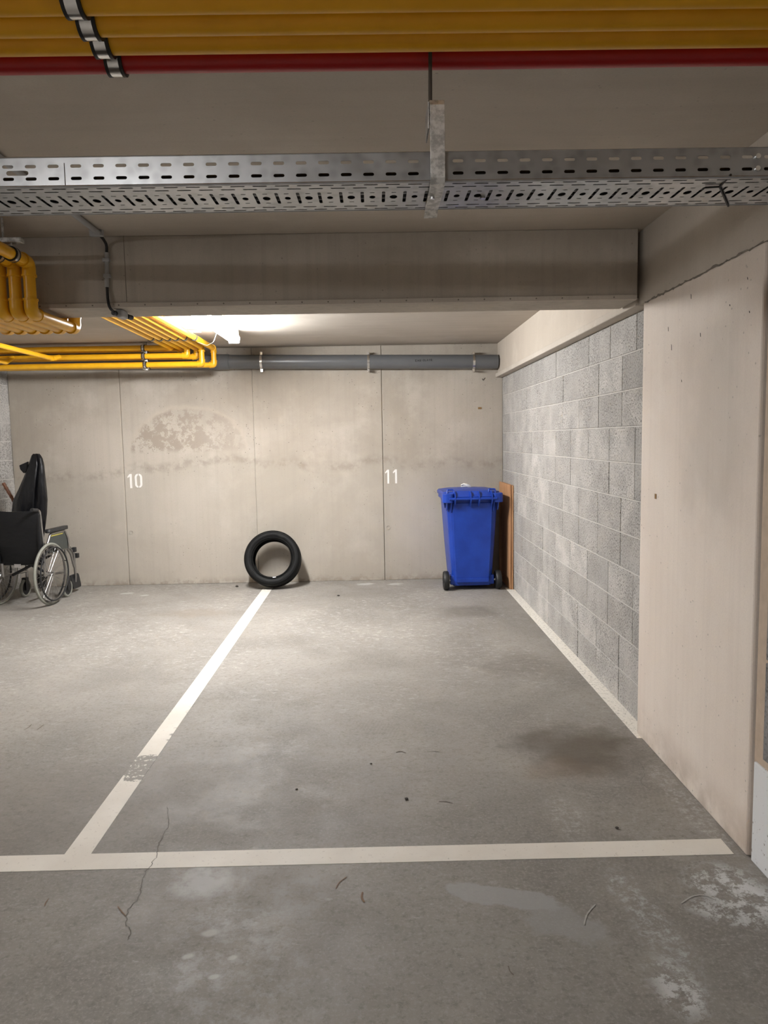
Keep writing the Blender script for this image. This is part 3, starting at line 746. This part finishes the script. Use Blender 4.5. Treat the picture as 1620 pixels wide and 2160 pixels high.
SV, SF = cell_tris(P, TH, [slot_pts(P/2, 0.0165, 0.0235, 0.0068), slot_pts(P/2, 0.0415, 0.0235, 0.0068)])
CH = -0.619-P/2            # slot phase along the tray
put_f = lambda x, v: (x, TY0, TZ+v)
put_b = lambda x, v: (x, TY1, TZ+v)
xa = CH - 18*P; xs = CH; xb = CH + 41*P
o = sheet('side_panel', [tile(SV, SF, P, CH, xs-1e-4, xb, put_f)], tr); o['label'] = 'near side panel with two rows of slots'
LV, LF = cell_tris(4*P, TH, [slot_pts(P*(q+.5), 0.0165, 0.0235, 0.0068) for q in range(4)] + [slot_pts(P*(q+.5), 0.0415, 0.0235, 0.0068) for q in range(4)] + [slot_pts(P*1.97-0.003, 0.0285, 0.047, 0.0100)])
o = sheet('side_panel', [tile(LV, LF, 4*P, CH-4*P, xs-4*P-1e-4, xs+1e-4, put_f), tile(SV, SF, P, CH, xa, xs-4*P+1e-4, put_f)], tr); o['label'] = 'side panel of the next tray length with one long slot'
sheet('side_panel', [tile(SV, SF, P, CH, xa, xb, put_b)], tr)
rw = [0.0, 0.0215, 0.0425]; Wt = TY1-TY0
aV, aF = cell_tris(P, 0.0215, [slot_pts(P/2, 0.0125, 0.031, 0.0056)])
bV, bF = cell_tris(P, 0.021, [slot_pts(P/2, 0.0105, 0.031, 0.0056)])
cw = Wt-2*0.0425
def tslot(cx, cy, l, h): return [(cx+(v-0)*1, cy+u) for u, v in [(a, b) for a, b in slot_pts(0, 0, l, h)]]
ch = []
for q in range(2):
    x0 = q*P
    ch.append([(x0+0.0085+y, cw/2+x) for x, y in slot_pts(0, 0, cw*0.72, 0.0075)][::-1])
    rr = 0.0088 if q == 0 else 0.0070
    ch.append(round_pts(x0+0.031, cw/2, rr, rr*1.5))
    ch.append(slot_pts(x0+0.031, cw/2-0.031, 0.011, 0.0038)); ch.append(slot_pts(x0+0.031, cw/2+0.031, 0.011, 0.0038))
cV, cF = cell_tris(2*P, cw, ch)
def strip_put(y0): return lambda x, v: (x, TY0+y0+v, TZ)
sheet('base', [tile(aV, aF, P, CH+0.004, xa, xb+P, strip_put(0)), tile(bV, bF, P, CH+0.004+P/2, xa, xb+P, strip_put(0.0215)),
               tile(cV, cF, 2*P, CH, xa, xb+P, strip_put(0.0425)), tile(bV, bF, P, CH+0.004, xa, xb+P, strip_put(Wt-0.0425)),
               tile([(u, 0.0215-v) for u, v in aV], aF, P, CH+0.004+P/2, xa, xb+P, strip_put(Wt-0.0215))], tr)
for yy in (TY0, TY1):
    s = -1 if yy == TY0 else 1
    obj('fold', T([(xa, yy, TZ+0.0005), (xb, yy, TZ+0.0005)], 0.0028, 8), M_GALV, tr, True)
    obj('lip', T([(xa, yy, TZ+TH), (xb, yy, TZ+TH)], 0.0016, 8), M_GALV, tr, True)
obj('joint_seam', B(xs-0.0008, xs+0.0008, TY0-0.0012, TY0+0.001, TZ+0.002, TZ+TH-0.012), M_GAP, tr)
for z in (0.0165, 0.0415): obj('bolt', T([(0.827, TY0-0.006, TZ+z), (0.827, TY0+0.004, TZ+z)], 0.0055, 10), M_STEEL, tr, True)
obj('bolt', T([(0.255, TY0+0.10, TZ-0.006), (0.255, TY0+0.10, TZ+0.003)], 0.006, 10), M_STEEL, tr, True)
# cables lying in it
for nm, yy, r, mt, lb_ in (('cable', 1.672, 0.0135, M_CABLEK, 'thick black cable lying along the near side of the tray'),
                           ('cable', 1.703, 0.0120, M_CABLEK, 'second black cable from the near side of the tray'),
                           ('cable', 1.733, 0.0135, M_CABLEG, 'grey cable lying in the middle of the tray'),
                           ('cable', 1.763, 0.0110, M_CABLEK, 'thin black cable behind the grey one in the tray'),
                           ('cable', 1.792, 0.0130, M_CABLEK, 'black cable near the far side of the tray')):
    pts = []
    n = 26
    for q in range(n+1):
        x = xa+(xb-xa)*q/n; pts.append((x, yy+0.0012*math.sin(q*1.7+yy*50), TZ+0.0014+r+0.0006*(1+math.sin(q*0.9))))
    tag(obj(nm, T(pts, r, 10), mt, None, True), lb_, 'cable', 'cables in the tray')
pts = [(-0.40+q*0.08, 1.690+0.008*math.sin(q), TZ+0.040+0.003*math.sin(q*1.3)) for q in range(9)]
pts[0] = (pts[0][0], pts[0][1], TZ+0.030); pts[-1] = (pts[-1][0], pts[-1][1], TZ+0.030)
tag(obj('cable', T(fillet(pts, 0.02, 3), 0.0055, 8), M_CABLEY, None, True), 'thin yellow cable seen through the upper slots of the tray', 'cable', 'cables in the tray')
# cable tie round the tray at the right
bm = bmesh.new(); a, b = at(1518, 390, 2, TZ), at(1536, 431, 2, TZ)
tube(bm, [(a.x, TY0-0.004, TZ+0.004), (a.x, a.y, TZ-0.004), (b.x, b.y, TZ-0.004)], 0.0026, 6)
tube(bm, [(a.x-0.002, a.y, TZ-0.004), (a.x-0.030, a.y+0.004, TZ-0.004)], 0.0022, 6)
tag(obj('cable_tie', bm, M_RUBBER), 'black cable tie looped round the right end of the tray', 'cable tie')
# hanger
hx = 0.1445; hw = 0.0155
t = thing('tray_hanger', 'galvanised C-shaped hanger on a threaded rod holding the tray', 'bracket', (hx, TY0, TZ))
def ribbon_xz(bm, pts, w, th):
    """flat strap of width w along x following (y, z) points"""
    n = len(pts); pv = [Vector((0, y, z)) for y, z in pts]; A, Bq = [], []
    for i, p in enumerate(pv):
        tt = (pv[min(i+1, n-1)]-pv[max(i-1, 0)]).normalized(); nn = Vector((0, -tt.z, tt.y))
        A.append(p+nn*th/2); Bq.append(p-nn*th/2)
    loft(bm, [[q+Vector((s, 0, 0)) for q in A+Bq[::-1]] for s in (hx-w, hx+w)])
bm = bmesh.new()
ribbon_xz(bm, [(TY1+0.016, TZ-0.016), (TY1-0.02, TZ-0.0075), (TY0+0.055, TZ-0.0072), (TY0-0.004, TZ-0.0060), (TY0-0.012, TZ+0.004), (TY0-0.013, TZ+0.05), (TY0-0.013, TZ+0.150), (TY0-0.008, TZ+0.160), (TY0+0.004, TZ+0.162), (TY0+0.095, TZ+0.162)], hw, 0.0035)
obj('strap', bm, M_GALVO, t, bevel=0.0008)
obj('hook', B(hx-hw-0.003, hx-hw, TY0+0.0, TY0+0.080, TZ+0.108, TZ+0.163), M_GALVO, t, bevel=0.001)
obj('rod', T([(hx-0.009, TY0+0.060, TZ+0.140), (hx-0.006, TY0+0.060, ZC)], 0.0042, 10), M_GAP, t, True)
obj('nut', T([(hx-0.009, TY0+0.060, TZ+0.143), (hx-0.009, TY0+0.060, TZ+0.157)], 0.009, 6), M_STEEL, t)
obj('bolt', T([(hx-0.006, TY0+0.065, TZ-0.016), (hx-0.006, TY0+0.065, TZ+0.005)], 0.0055, 8), M_STEEL, t, True)

# ================================================================== CONDUIT DOWN THE BEAM
t = thing('conduit', 'grey conduit and black cable crossing the ceiling and down the beam', 'conduit', (-1.28, 3.7, 2.4))
zc_ = ZC-0.014
obj('tube', T([(-1.272, 1.9, zc_), (-1.283, 3.66, zc_)], 0.0125, 14), M_COND, t, True)
obj('end_clip', B(-1.325, -1.262, 3.645, 3.67, ZC-0.030, ZC), M_COND, t, bevel=0.004)
obj('cable', T(fillet([(-1.283, 3.62, zc_), (-1.283, 3.71, zc_-0.012), (-1.281, 3.752, 2.52), (-1.286, 3.752, 2.46), (-1.290, 3.752, 2.31), (-1.287, 3.744, 2.262), (-1.276, 3.728, 2.215), (-1.268, 3.78, 2.200)], 0.03, 5), 0.0070, 10), M_CABLEK, t, True)
obj('tube', T([(-1.283, 3.752, 2.482), (-1.291, 3.752, 2.318)], 0.0105, 12), M_COND, t, True)
for z in (2.447, 2.372):
    obj('clip', B(-1.304, -1.270, 3.740, 3.766, z-0.009, z+0.009), M_COND, t, bevel=0.003)
t = thing('cable_joint', 'small grey cable joint box hanging under the beam edge', 'junction box', (-1.25, 3.83, 2.20))
obj('gland', T([(-1.270, 3.765, 2.198), (-1.266, 3.79, 2.198)], 0.0125, 10), M_BLACKP, t, True)
obj('body', B(-1.268, -1.232, 3.785, 3.875, 2.180, 2.2195), M_COND, t, bevel=0.008)
obj('gland', T([(-1.236, 3.87, 2.196), (-1.226, 3.905, 2.196)], 0.0125, 10), M_BLACKP, t, True)
wpts = [at(457, 702, 1, 6.62), at(450, 722, 1, 6.74), at(436, 729, 1, 6.90), at(418, 722, 1, 7.02)]
tag(obj('lamp_cord', T(fillet(wpts, 0.20, 10), 0.0028, 8), M_CABLEW, None, True), 'thin white cord curving from the lamp to the yellow pipes', 'cord')

# ================================================================== TYRE
def make_tyre():
    lean = math.radians(17.5)
    Ro, Ri, W = 0.298, 0.203, 0.190
    t = thing('car_tyre', 'black car tyre leaning against the back wall at the bay line', 'tyre', (-1.105, 7.895, 0.0), world=False)
    h = W/2; pr = [(-h*0.80, Ri-0.004), (-h*0.96, Ri+0.010), (-h*0.86, Ri+0.014), (-h*1.0, Ri+0.034), (-h*1.04, Ri+0.055), (-h*0.97, Ro-0.022), (-h*0.86, Ro-0.006), (-h*0.74, Ro-0.001)]
    for g in (-0.42, -0.13, 0.17, 0.46):
        pr += [((g-0.055)*h, Ro), ((g-0.05)*h, Ro-0.008), ((g+0.05)*h, Ro-0.008), ((g+0.055)*h, Ro)]
    pr += [(h*0.74, Ro-0.001), (h*0.86, Ro-0.006), (h*0.97, Ro-0.022), (h*1.04, Ri+0.055), (h*1.0, Ri+0.034), (h*0.86, Ri+0.014), (h*0.96, Ri+0.010), (h*0.80, Ri-0.004),
           (h*0.78, Ri+0.020), (h*0.90, Ri+0.050), (h*0.80, Ro-0.020), (0, Ro-0.014), (-h*0.80, Ro-0.020), (-h*0.90, Ri+0.050), (-h*0.78, Ri+0.020)]
    rot = Matrix.Rotation(-lean, 4, 'X')
    # lowest point after tilt sits on the floor
    low = min((rot @ Vector((0, a, -r))).z for a, r in pr); mt = Matrix.Translation((0, 0, -low)) @ rot
    def place(bm): bmesh.ops.transform(bm, matrix=mt, verts=bm.verts[:]); return bm
    bm = bmesh.new(); lathe(bm, pr, 72, 'y'); obj('carcass', place(bm), M_TYRE, t, True)
    for r in (Ri+0.018, Ri+0.068):
        bm = bmesh.new(); a = -h*(0.93 if r < Ri+0.03 else 1.03)
        lathe(bm, [(a-0.0015, r-0.002), (a-0.0015, r+0.002), (a+0.004, r+0.002), (a+0.004, r-0.002)], 72, 'y'); obj('sidewall_ridge', place(bm), M_TYRE, t, True)
    # raised blank lettering band segments on the sidewall
    for a0 in (35, 62, 118, 145, 215, 300):
        bm = bmesh.new()
        for q in range(4):
            aa = math.radians(a0+q*4.2); c = Vector((math.cos(aa)*(Ri+0.046), -h*1.035, math.sin(aa)*(Ri+0.046)))
            u = Vector((-math.sin(aa), 0, math.cos(aa))); v = Vector((math.cos(aa), 0, math.sin(aa)))
            prism(bm, [c+u*0.005-v*0.009, c+u*0.005+v*0.009, c-u*0.005+v*0.009, c-u*0.005-v*0.009], Vector((0, -0.0007, 0)))
        obj('moulded_mark', place(bm), M_TYRE, t)
    bm = bmesh.new(); c = Vector((0.028, -h*0.93, -(Ri+0.002))); prism(bm, [c+Vector((-.017, 0, -.006)), c+Vector((.017, 0, -.004)), c+Vector((.017, 0, .004)), c+Vector((-.017, 0, .002))], Vector((0, -0.004, 0)))
    obj('sticker', place(bm), M_TAG, t)['label'] = 'small white sticker on the inner rim'
make_tyre()

# ================================================================== WHEELED BIN (hinge side to the viewer)
def make_bin():
    t = thing('wheeled_bin', 'blue plastic wheeled bin standing in the right back corner', 'bin', (0.972, 7.80, 0.0), 0.02, world=False)
    bm = bmesh.new()
    rg = [(0.045, 0.200, -0.245, 0.235, 0.045), (0.10, 0.205, -0.252, 0.245, 0.05), (0.50, 0.235, -0.270, 0.285, 0.055), (0.93, 0.262, -0.285, 0.325, 0.06), (0.955, 0.264, -0.287, 0.328, 0.06)]
    loft(bm, [rrect(-w_, w_, y0, y1, r, z) for z, w_, y0, y1, r in rg])
    body = obj('body', bm, M_BLUE, t, True)
    # flat back panel standing slightly proud, ending in the axle apron
    bm = bmesh.new()
    loft(bm, [[Vector((-a, y, z)), Vector((a, y, z)), Vector((a, y+0.03, z)), Vector((-a, y+0.03, z))] for a, y, z in ((0.168, -0.268, 0.085), (0.170, -0.272, 0.13), (0.190, -0.283, 0.50), (0.205, -0.296, 0.90))])
    obj('back_panel', bm, M_BLUE, body, bevel=0.006)
    obj('axle_apron', B(-0.168, 0.168, -0.283, -0.24, 0.082, 0.125), M_BLUE, body, bevel=0.005)
    # rim with grips
    bm = bmesh.new()
    loft(bm, [rrect(-0.285, 0.285, -0.305, 0.345, 0.065, z) for z in (0.925, 0.962)]); obj('rim', bm, M_BLUE, body, True, bevel=0.005)
    for s in (-1, 1):
        bm = bmesh.new()
        loft(bm, [rrect(s*(0.247+dx)-0.058, s*(0.247-dx*0)+0.058 if s > 0 else s*0.247+0.058, -0.352, -0.200, 0.045, z, 5) for z, dx in ((0.905, 0), (0.925, 0), (0.978, 0), (0.998, 0))]); obj('grip', bm, M_BLUE, t, True, bevel=0.006)
        for gx, ln in ((s*0.258, 0.10), (s*0.215, 0.125)):
            bm = bmesh.new()
            prism(bm, [Vector((gx-0.006, -0.335, 0.920)), Vector((gx-0.006, -0.265, 0.920)), Vector((gx-0.006, -0.265, 0.920-ln)), Vector((gx-0.006, -0.285, 0.920-ln*0.9))], Vector((0.012, 0, 0)))
            obj('gusset', bm, M_BLUE, body, bevel=0.002)
        bm = bmesh.new()
        prism(bm, [Vector((s*0.283, -0.20, 0.925)), Vector((s*0.283, 0.02, 0.925)), Vector((s*0.262, 0.0, 0.84)), Vector((s*0.262, -0.16, 0.84))], Vector((s*0.006, 0, 0)))
        obj('gusset', bm, M_BLUE, body)
    # handle bar between the grips, on curved ribs
    obj('handle_bar', T([(-0.24, -0.352, 0.945), (0.24, -0.352, 0.945)], 0.0145, 14), M_BLUE, t, True)
    for gx in (-0.188, -0.030, 0.055, 0.185):
        bm = bmesh.new()
        outer = [(-0.262, 1.022), (-0.305, 1.016), (-0.345, 0.995), (-0.368, 0.960), (-0.366, 0.925), (-0.345, 0.890), (-0.318, 0.862)]
        inner = [(-0.300, 0.870), (-0.318, 0.905), (-0.330, 0.930), (-0.326, 0.960), (-0.300, 0.985), (-0.262, 0.998)]
        prism(bm, [Vector((gx, y, z)) for y, z in outer+inner], Vector((0.012, 0, 0))); obj('hinge_rib', bm, M_BLUE, t)
    # lid
    bm = bmesh.new()
    loft(bm, [rrect(-0.292, 0.292, -0.262, 0.362, 0.06, 0.964), rrect(-0.296, 0.296, -0.268, 0.366, 0.062, 0.990), rrect(-0.285, 0.285, -0.255, 0.352, 0.06, 1.008), rrect(-0.21, 0.21, -0.18, 0.27, 0.08, 1.024), rrect(-0.10, 0.10, -0.08, 0.16, 0.06, 1.034)])
    lid = obj('lid', bm, M_BLUE, t, True)
    bm = bmesh.new()
    prism(bm, [Vector((-0.19, -0.350, 0.966)), Vector((0.19, -0.350, 0.966)), Vector((0.185, -0.240, 1.018)), Vector((-0.165, -0.240, 1.018))], Vector((0, 0.006, -0.014))); obj('hinge_flap', bm, M_BLUE, lid)
    for s, c in ((-1, -0.218), (1, 0.205)):
        bm = bmesh.new()
        tube(bm, fillet([(c-0.035, -0.265, 0.996), (c-0.031, -0.255, 1.034), (c+0.031, -0.255, 1.034), (c+0.035, -0.265, 0.996)], 0.012, 4), 0.0075, 8); obj('lid_handle', bm, M_BLUE, lid, True)
    # wheels and axle
    obj('axle', T([(-0.285, -0.225, 0.098), (0.285, -0.225, 0.098)], 0.012, 12), M_STEEL, t, True)
    for s in (-1, 1):
        bm = bmesh.new(); lathe(bm, [(-0.024, 0.03), (-0.026, 0.070), (-0.027, 0.090), (-0.017, 0.0975), (0.017, 0.0975), (0.027, 0.090), (0.026, 0.070), (0.024, 0.03)], 36, 'x', (s*0.268, -0.225, 0.098), closed=False)
        wh = obj('wheel', bm, M_RUBBER, t, True)
        bm = bmesh.new(); lathe(bm, [(-0.030, 0.012), (-0.029, 0.026), (0.029, 0.026), (0.030, 0.012)], 20, 'x', (s*0.268, -0.225, 0.098), closed=False); obj('hub', bm, M_BLACKP, wh, True)
        obj('axle_bracket', B(s*0.19-0.035, s*0.19+0.035, -0.245, -0.16, 0.055, 0.15), M_BLUE, t, bevel=0.006)
    obj('front_foot', B(-0.17, 0.17, 0.10, 0.22, 0.0, 0.05), M_BLUE, t, bevel=0.008)
    return t
make_bin()
# white rag on the lid
bm = bmesh.new(); rr = random.Random(3)
tube(bm, [(0.905, 7.86, 1.058), (0.93, 7.865, 1.066), (0.955, 7.87, 1.056), (0.985, 7.87, 1.048), (1.015, 7.88, 1.036)], 0.012, 8, True, [0.004, 0.012, 0.021, 0.017, 0.006])
tube(bm, [(0.905, 7.87, 1.040), (0.93, 7.875, 1.047), (0.96, 7.87, 1.045)], 0.01, 8, True, [0.004, 0.010, 0.012])
for v in bm.verts: v.co += Vector((rr.uniform(-.004, .004), rr.uniform(-.004, .004), rr.uniform(-.003, .003)))
tag(obj('rag', bm, M_BRUSH, None, True), 'crumpled white rag lying on the blue bin lid', 'rag')

# boards between bin and wall
def board(x0, x1, y0, y1, h, lean, label):
    bm = bmesh.new(); prism(bm, [Vector((x0, y0, 0.0015)), Vector((x1, y0, 0.0015)), Vector((x1, y1, 0.0015)), Vector((x0, y1, 0.0015))], Vector((lean, 0, h)))
    return tag(obj('board', bm, M_WOOD, None, bevel=0.0015), label, 'board', 'boards standing in the corner')
board(1.3545, 1.3705, 7.525, 8.16, 1.070, 0.004, 'brown wooden board standing in the corner, the one next to the bin')
board(1.3755, 1.3925, 7.520, 8.14, 1.066, 0.004, 'brown wooden board standing in the corner, the one against the blocks')

# ================================================================== WHEELCHAIR
def make_chair():
    t = thing('wheelchair', 'black and chrome wheelchair parked in the left back corner', 'wheelchair', (-3.447, 7.275, 0.0), math.radians(-5.5), world=False)
    RW, HX = 0.305, 0.262
    for s in (-1, 1):
        cx = s*HX
        bm = bmesh.new(); lathe(bm, [(0.014*math.cos(math.radians(a)), RW-0.014+0.014*math.sin(math.radians(a))) for a in range(0, 360, 36)], 56, 'x', (cx, 0, RW))
        wh = obj('rear_wheel', bm, M_GTYRE, t, True); wh['label'] = 'grey-tyred spoked wheel'
        bm = bmesh.new(); lathe(bm, [(-0.010, RW-0.040), (-0.012, RW-0.025), (0.012, RW-0.025), (0.010, RW-0.040)], 56, 'x', (cx, 0, RW)); obj('wheel_rim', bm, M_CHROME, wh, True)
        bm = bmesh.new(); ro = cx+s*0.042
        lathe(bm, [(0.008*math.cos(math.radians(a)), RW-0.046+0.008*math.sin(math.radians(a))) for a in range(0, 360, 45)], 56, 'x', (ro, 0, RW)); obj('hand_rim', bm, M_BLACKP, wh, True)
        for q in range(6):
            a = math.radians(60*q+20); obj('rim_spacer', T([(cx, math.cos(a)*(RW-0.036), RW+math.sin(a)*(RW-0.036)), (ro, math.cos(a)*(RW-0.046), RW+math.sin(a)*(RW-0.046))], 0.004, 6), M_BLACKP, wh)
        obj('hub', T([(cx-0.035, 0, RW), (cx+0.035, 0, RW)], 0.018, 14), M_CHROME, wh, True)
        for q in range(28):
            a = 2*math.pi*q/28; b = a+(0.9 if q % 2 else -0.9); e = 0.022 if (q//2) % 2 else -0.022
            obj('spoke', T([(cx+e, math.cos(b)*0.018, RW+math.sin(b)*0.018), (cx, math.cos(a)*(RW-0.034), RW+math.sin(a)*(RW-0.034))], 0.0014, 4), M_CHROME, wh)
        fx = s*0.215
        # side frame: back post, seat rail, lower rail, front post
        obj('side_frame', T(fillet([(fx, -0.02, 0.28), (fx, -0.02, 0.62), (fx, -0.05, 0.93), (fx, -0.16, 0.945)], 0.04, 5), 0.0125, 12), M_CHROME, t, True)
        obj('push_handle', T([(fx, -0.09, 0.937), (fx, -0.185, 0.948)], 0.018, 12), M_BLACKP, t, True)
        obj('seat_rail', T(fillet([(fx, -0.02, 0.485), (fx, 0.42, 0.50), (fx, 0.50, 0.42), (fx, 0.55, 0.28)], 0.05, 5), 0.0125, 12), M_CHROME, t, True)
        obj('lower_rail', T([(fx, -0.02, 0.29), (fx, 0.40, 0.26)], 0.0125, 12), M_CHROME, t, True)
        obj('front_post', T([(fx, 0.39, 0.20), (fx, 0.39, 0.49)], 0.0125, 12), M_CHROME, t, True)
        # arm rest
        obj('arm_tube', T(fillet([(fx+s*0.02, 0.0, 0.49), (fx+s*0.02, 0.02, 0.60), (fx+s*0.02, 0.08, 0.685), (fx+s*0.02, 0.36, 0.69), (fx+s*0.02, 0.42, 0.60), (fx+s*0.02, 0.43, 0.49)], 0.05, 5), 0.011, 12), M_CHROME, t, True)
        bm = bmesh.new(); loft(bm, [rrect(fx+s*0.02-0.028, fx+s*0.02+0.028, 0.02, 0.40, 0.026, z, 5) for z in (0.700, 0.712, 0.730, 0.736)]); obj('arm_pad', bm, M_BLACKP, t, True, bevel=0.006)
        bm = bmesh.new(); sx = fx+s*0.012; prism(bm, [Vector((sx, 0.06, 0.50)), Vector((sx, 0.41, 0.50)), Vector((sx, 0.40, 0.60)), Vector((sx, 0.35, 0.672)), Vector((sx, 0.08, 0.672)), Vector((sx, 0.045, 0.62))], Vector((s*0.006, 0, 0))); sp_ = obj('skirt_panel', bm, M_DGREY, t)
        obj('edge_strip', B(*sorted((sx+s*0.006, sx+s*0.010)), 0.09, 0.32, 0.658, 0.668), M_OCHRE, sp_)
        # casters
        cxx, cy = s*0.225, 0.40
        obj('fork', B(cxx-0.026, cxx+0.026, cy-0.055, cy-0.005, 0.155, 0.20), M_BLACKP, t, bevel=0.006)
        for q in (-1, 1): obj('fork_arm', B(cxx+q*0.024-0.004, cxx+q*0.024+0.004, cy-0.065, cy-0.01, 0.07, 0.17), M_BLACKP, t, bevel=0.002)
        bm = bmesh.new(); lathe(bm, [(-0.014, 0.07), (-0.015, 0.085), (-0.008, 0.092), (0.008, 0.092), (0.015, 0.085), (0.014, 0.07)], 30, 'x', (cxx, cy-0.04, 0.092)); ca = obj('caster', bm, M_GTYRE, t, True)
        bm = bmesh.new(); lathe(bm, [(-0.012, 0.01), (-0.010, 0.072), (0.010, 0.072), (0.012, 0.01)], 24, 'x', (cxx, cy-0.04, 0.092), closed=False); obj('caster_disc', bm, M_BLACKP, ca, True)
        # foot rest
        obj('foot_hanger', T(fillet([(fx+s*0.005, 0.47, 0.50), (fx+s*0.010, 0.54, 0.42), (fx-s*0.012, 0.59, 0.17), (fx-s*0.022, 0.60, 0.11)], 0.05, 5), 0.0125, 12), M_CHROME, t, True)
        for z, yy in ((0.47, 0.525), (0.40, 0.575)): obj('lever', B(fx+s*0.02-0.014, fx+s*0.02+0.022, yy-0.02, yy+0.02, z-0.03, z+0.02), M_BLACKP, t, bevel=0.005)
        bm = bmesh.new(); loft(bm, [rrect(-0.075, 0.075, -0.085, 0.085, 0.03, z, 4) for z in (-0.012, 0.0, 0.012)])
        bmesh.ops.transform(bm, matrix=Matrix.Translation((fx-s*0.030, 0.61, 0.115)) @ Matrix.Rotation(math.radians(80*s), 4, 'Y'), verts=bm.verts[:]); obj('foot_plate', bm, M_BLACKP, t, True)
    # upholstery
    bm = bmesh.new(); n = 9; rg = []
    for z, y, dp in ((0.415, -0.045, 0.020), (0.46, -0.060, 0.030), (0.60, -0.066, 0.034), (0.76, -0.080, 0.030), (0.88, -0.092, 0.026), (0.925, -0.086, 0.018)):
        fr, bk = [], []
        for q in range(n):
            u = -1+2*q/(n-1); x = u*0.222; sag = 0.030*(1-u*u)
            zz = z + (0.012*u*u if z > 0.9 else 0)
            fr.append(Vector((x, y-dp*0.3-sag*0.9-0.006*math.sin(5*u+z*20), zz))); bk.append(Vector((x, y+dp*0.7-sag*0.9, zz)))
        rg.append(fr+bk[::-1])
    loft(bm, rg); br = obj('backrest', bm, M_VINYL, t, True)
    obj('side_border', B(0.196, 0.226, -0.098, -0.05, 0.42, 0.90), M_VINYL, br, bevel=0.012)
    obj('side_border', B(-0.226, -0.196, -0.098, -0.05, 0.42, 0.90), M_VINYL, br, bevel=0.012)
    bm = bmesh.new(); loft(bm, [rrect(-0.212, 0.212, -0.02, 0.42, 0.03, z, 4) for z in (0.485, 0.495, 0.535, 0.545)]); obj('seat_cushion', bm, M_VINYL, t, True, bevel=0.01)
    # folding cross brace and tag
    for s in (-1, 1): obj('cross_brace', T([(s*0.205, 0.12, 0.47), (-s*0.205, 0.12, 0.27)], 0.014, 10), M_BLACKP, t, True)
    obj('axle_plate', T([(-0.21, 0.0, 0.40), (0.21, 0.0, 0.40)], 0.010, 10), M_BLACKP, t, True)
    obj('tag', B(-0.075, -0.008, -0.054, -0.051, 0.375, 0.417), M_TAG, br)['label'] = 'small white care tag'
    return t
make_chair()
# black plastic bag standing on the seat
def make_bag():
    # height, left x, right x (room coordinates), depth centre 7.55
    prof = [(0.549, -3.585, -3.385), (0.60, -3.615, -3.372), (0.747, -3.630, -3.345), (0.867, -3.660, -3.323), (1.011, -3.637, -3.304), (1.129, -3.574, -3.310), (1.271, -3.509, -3.315), (1.36, -3.470, -3.320), (1.42, -3.448, -3.330), (1.455, -3.435, -3.348), (1.470, -3.420, -3.362)]
    bm = bmesh.new(); n = 40; rings = []
    for z, a, b in prof:
        cx, hw_ = (a+b)/2, (b-a)/2; ring = []
        dep = min(0.10, hw_*0.75)
        for q in range(n):
            an = 2*math.pi*q/n; u, v = math.cos(an), math.sin(an)
            fold = 1.0
            d = (an-math.radians(308)+math.pi) % (2*math.pi)-math.pi
            groove = math.exp(-(d/0.13)**2)*0.42*min(1, (z-0.5)*2.0)*(1 if z < 1.43 else 0.4)
            fold -= groove
            fold += 0.035*math.sin(7*an+z*3)+0.02*math.sin(13*an-z*6)
            ring.append(Vector((cx+u*hw_*fold*(1.0), 7.545+v*dep*fold, z+0.004*math.sin(5*an))))
        rings.append(ring)
    loft(bm, rings)
    t = thing('plastic_bag', 'tall black plastic bag standing on the wheelchair seat', 'bag', (-3.5, 7.545, 0.545))
    o = obj('body', bm, M_BAG, t, True)
    bm = bmesh.new()
    prism(bm, [Vector((-3.560, 7.53, 1.360)), Vector((-3.470, 7.53, 1.398)), Vector((-3.485, 7.53, 1.300)), Vector((-3.520, 7.53, 1.278)), Vector((-3.552, 7.53, 1.318))], Vector((0.0, 0.03, 0)))
    obj('flap', bm, M_BAG, t, bevel=0.006)
make_bag()
pa, pb = at(7, 1019, 1, 7.675), at(28, 1055, 1, 7.675)
dv = (pb-pa).normalized(); pts = [pa+dv*(0.02*q) for q in range(36)]
tag(obj('walking_cane', T(pts, 0, 12, [0.016 if q == 0 else 0.0165+0.0022*math.sin(q*2.6) for q in range(36)]), M_CANE, None, True), 'brown knobbly wooden cane sticking up behind the black bag', 'cane')

# ================================================================== GRIT ON THE FLOOR
for (px, py, r, lb_) in ((783, 1612, 0.006, 'dark crumb of grit near the middle of the bay'), (858, 1687, 0.010, 'dark crumb of grit in front of the middle of the bay'),
                         (626, 1666, 0.007, 'dark crumb of grit right of the bay line'), (500, 1238, 0.018, 'dark crumb of grit beside the tyre'),
                         (714, 1257, 0.014, 'dark crumb of grit between the tyre and the bin'), (1302, 1748, 0.008, 'dark crumb of grit just behind the front line')):
    p = at(px, py, 2, 0.0); bm = bmesh.new(); bmesh.ops.create_icosphere(bm, subdivisions=1, radius=r)
    for v in bm.verts: v.co = Vector((v.co.x*rnd.uniform(0.7, 1.3), v.co.y*rnd.uniform(0.7, 1.3), v.co.z*0.5*rnd.uniform(0.7, 1.2)))
    mz = min(v.co.z for v in bm.verts)
    for v in bm.verts: v.co += Vector((p.x, p.y, -mz+0.0002))
    tag(obj('grit', bm, M_STONE), lb_, 'grit', 'grit on the floor')
for o in bpy.data.objects:
    if '_world' in o: del o['_world']
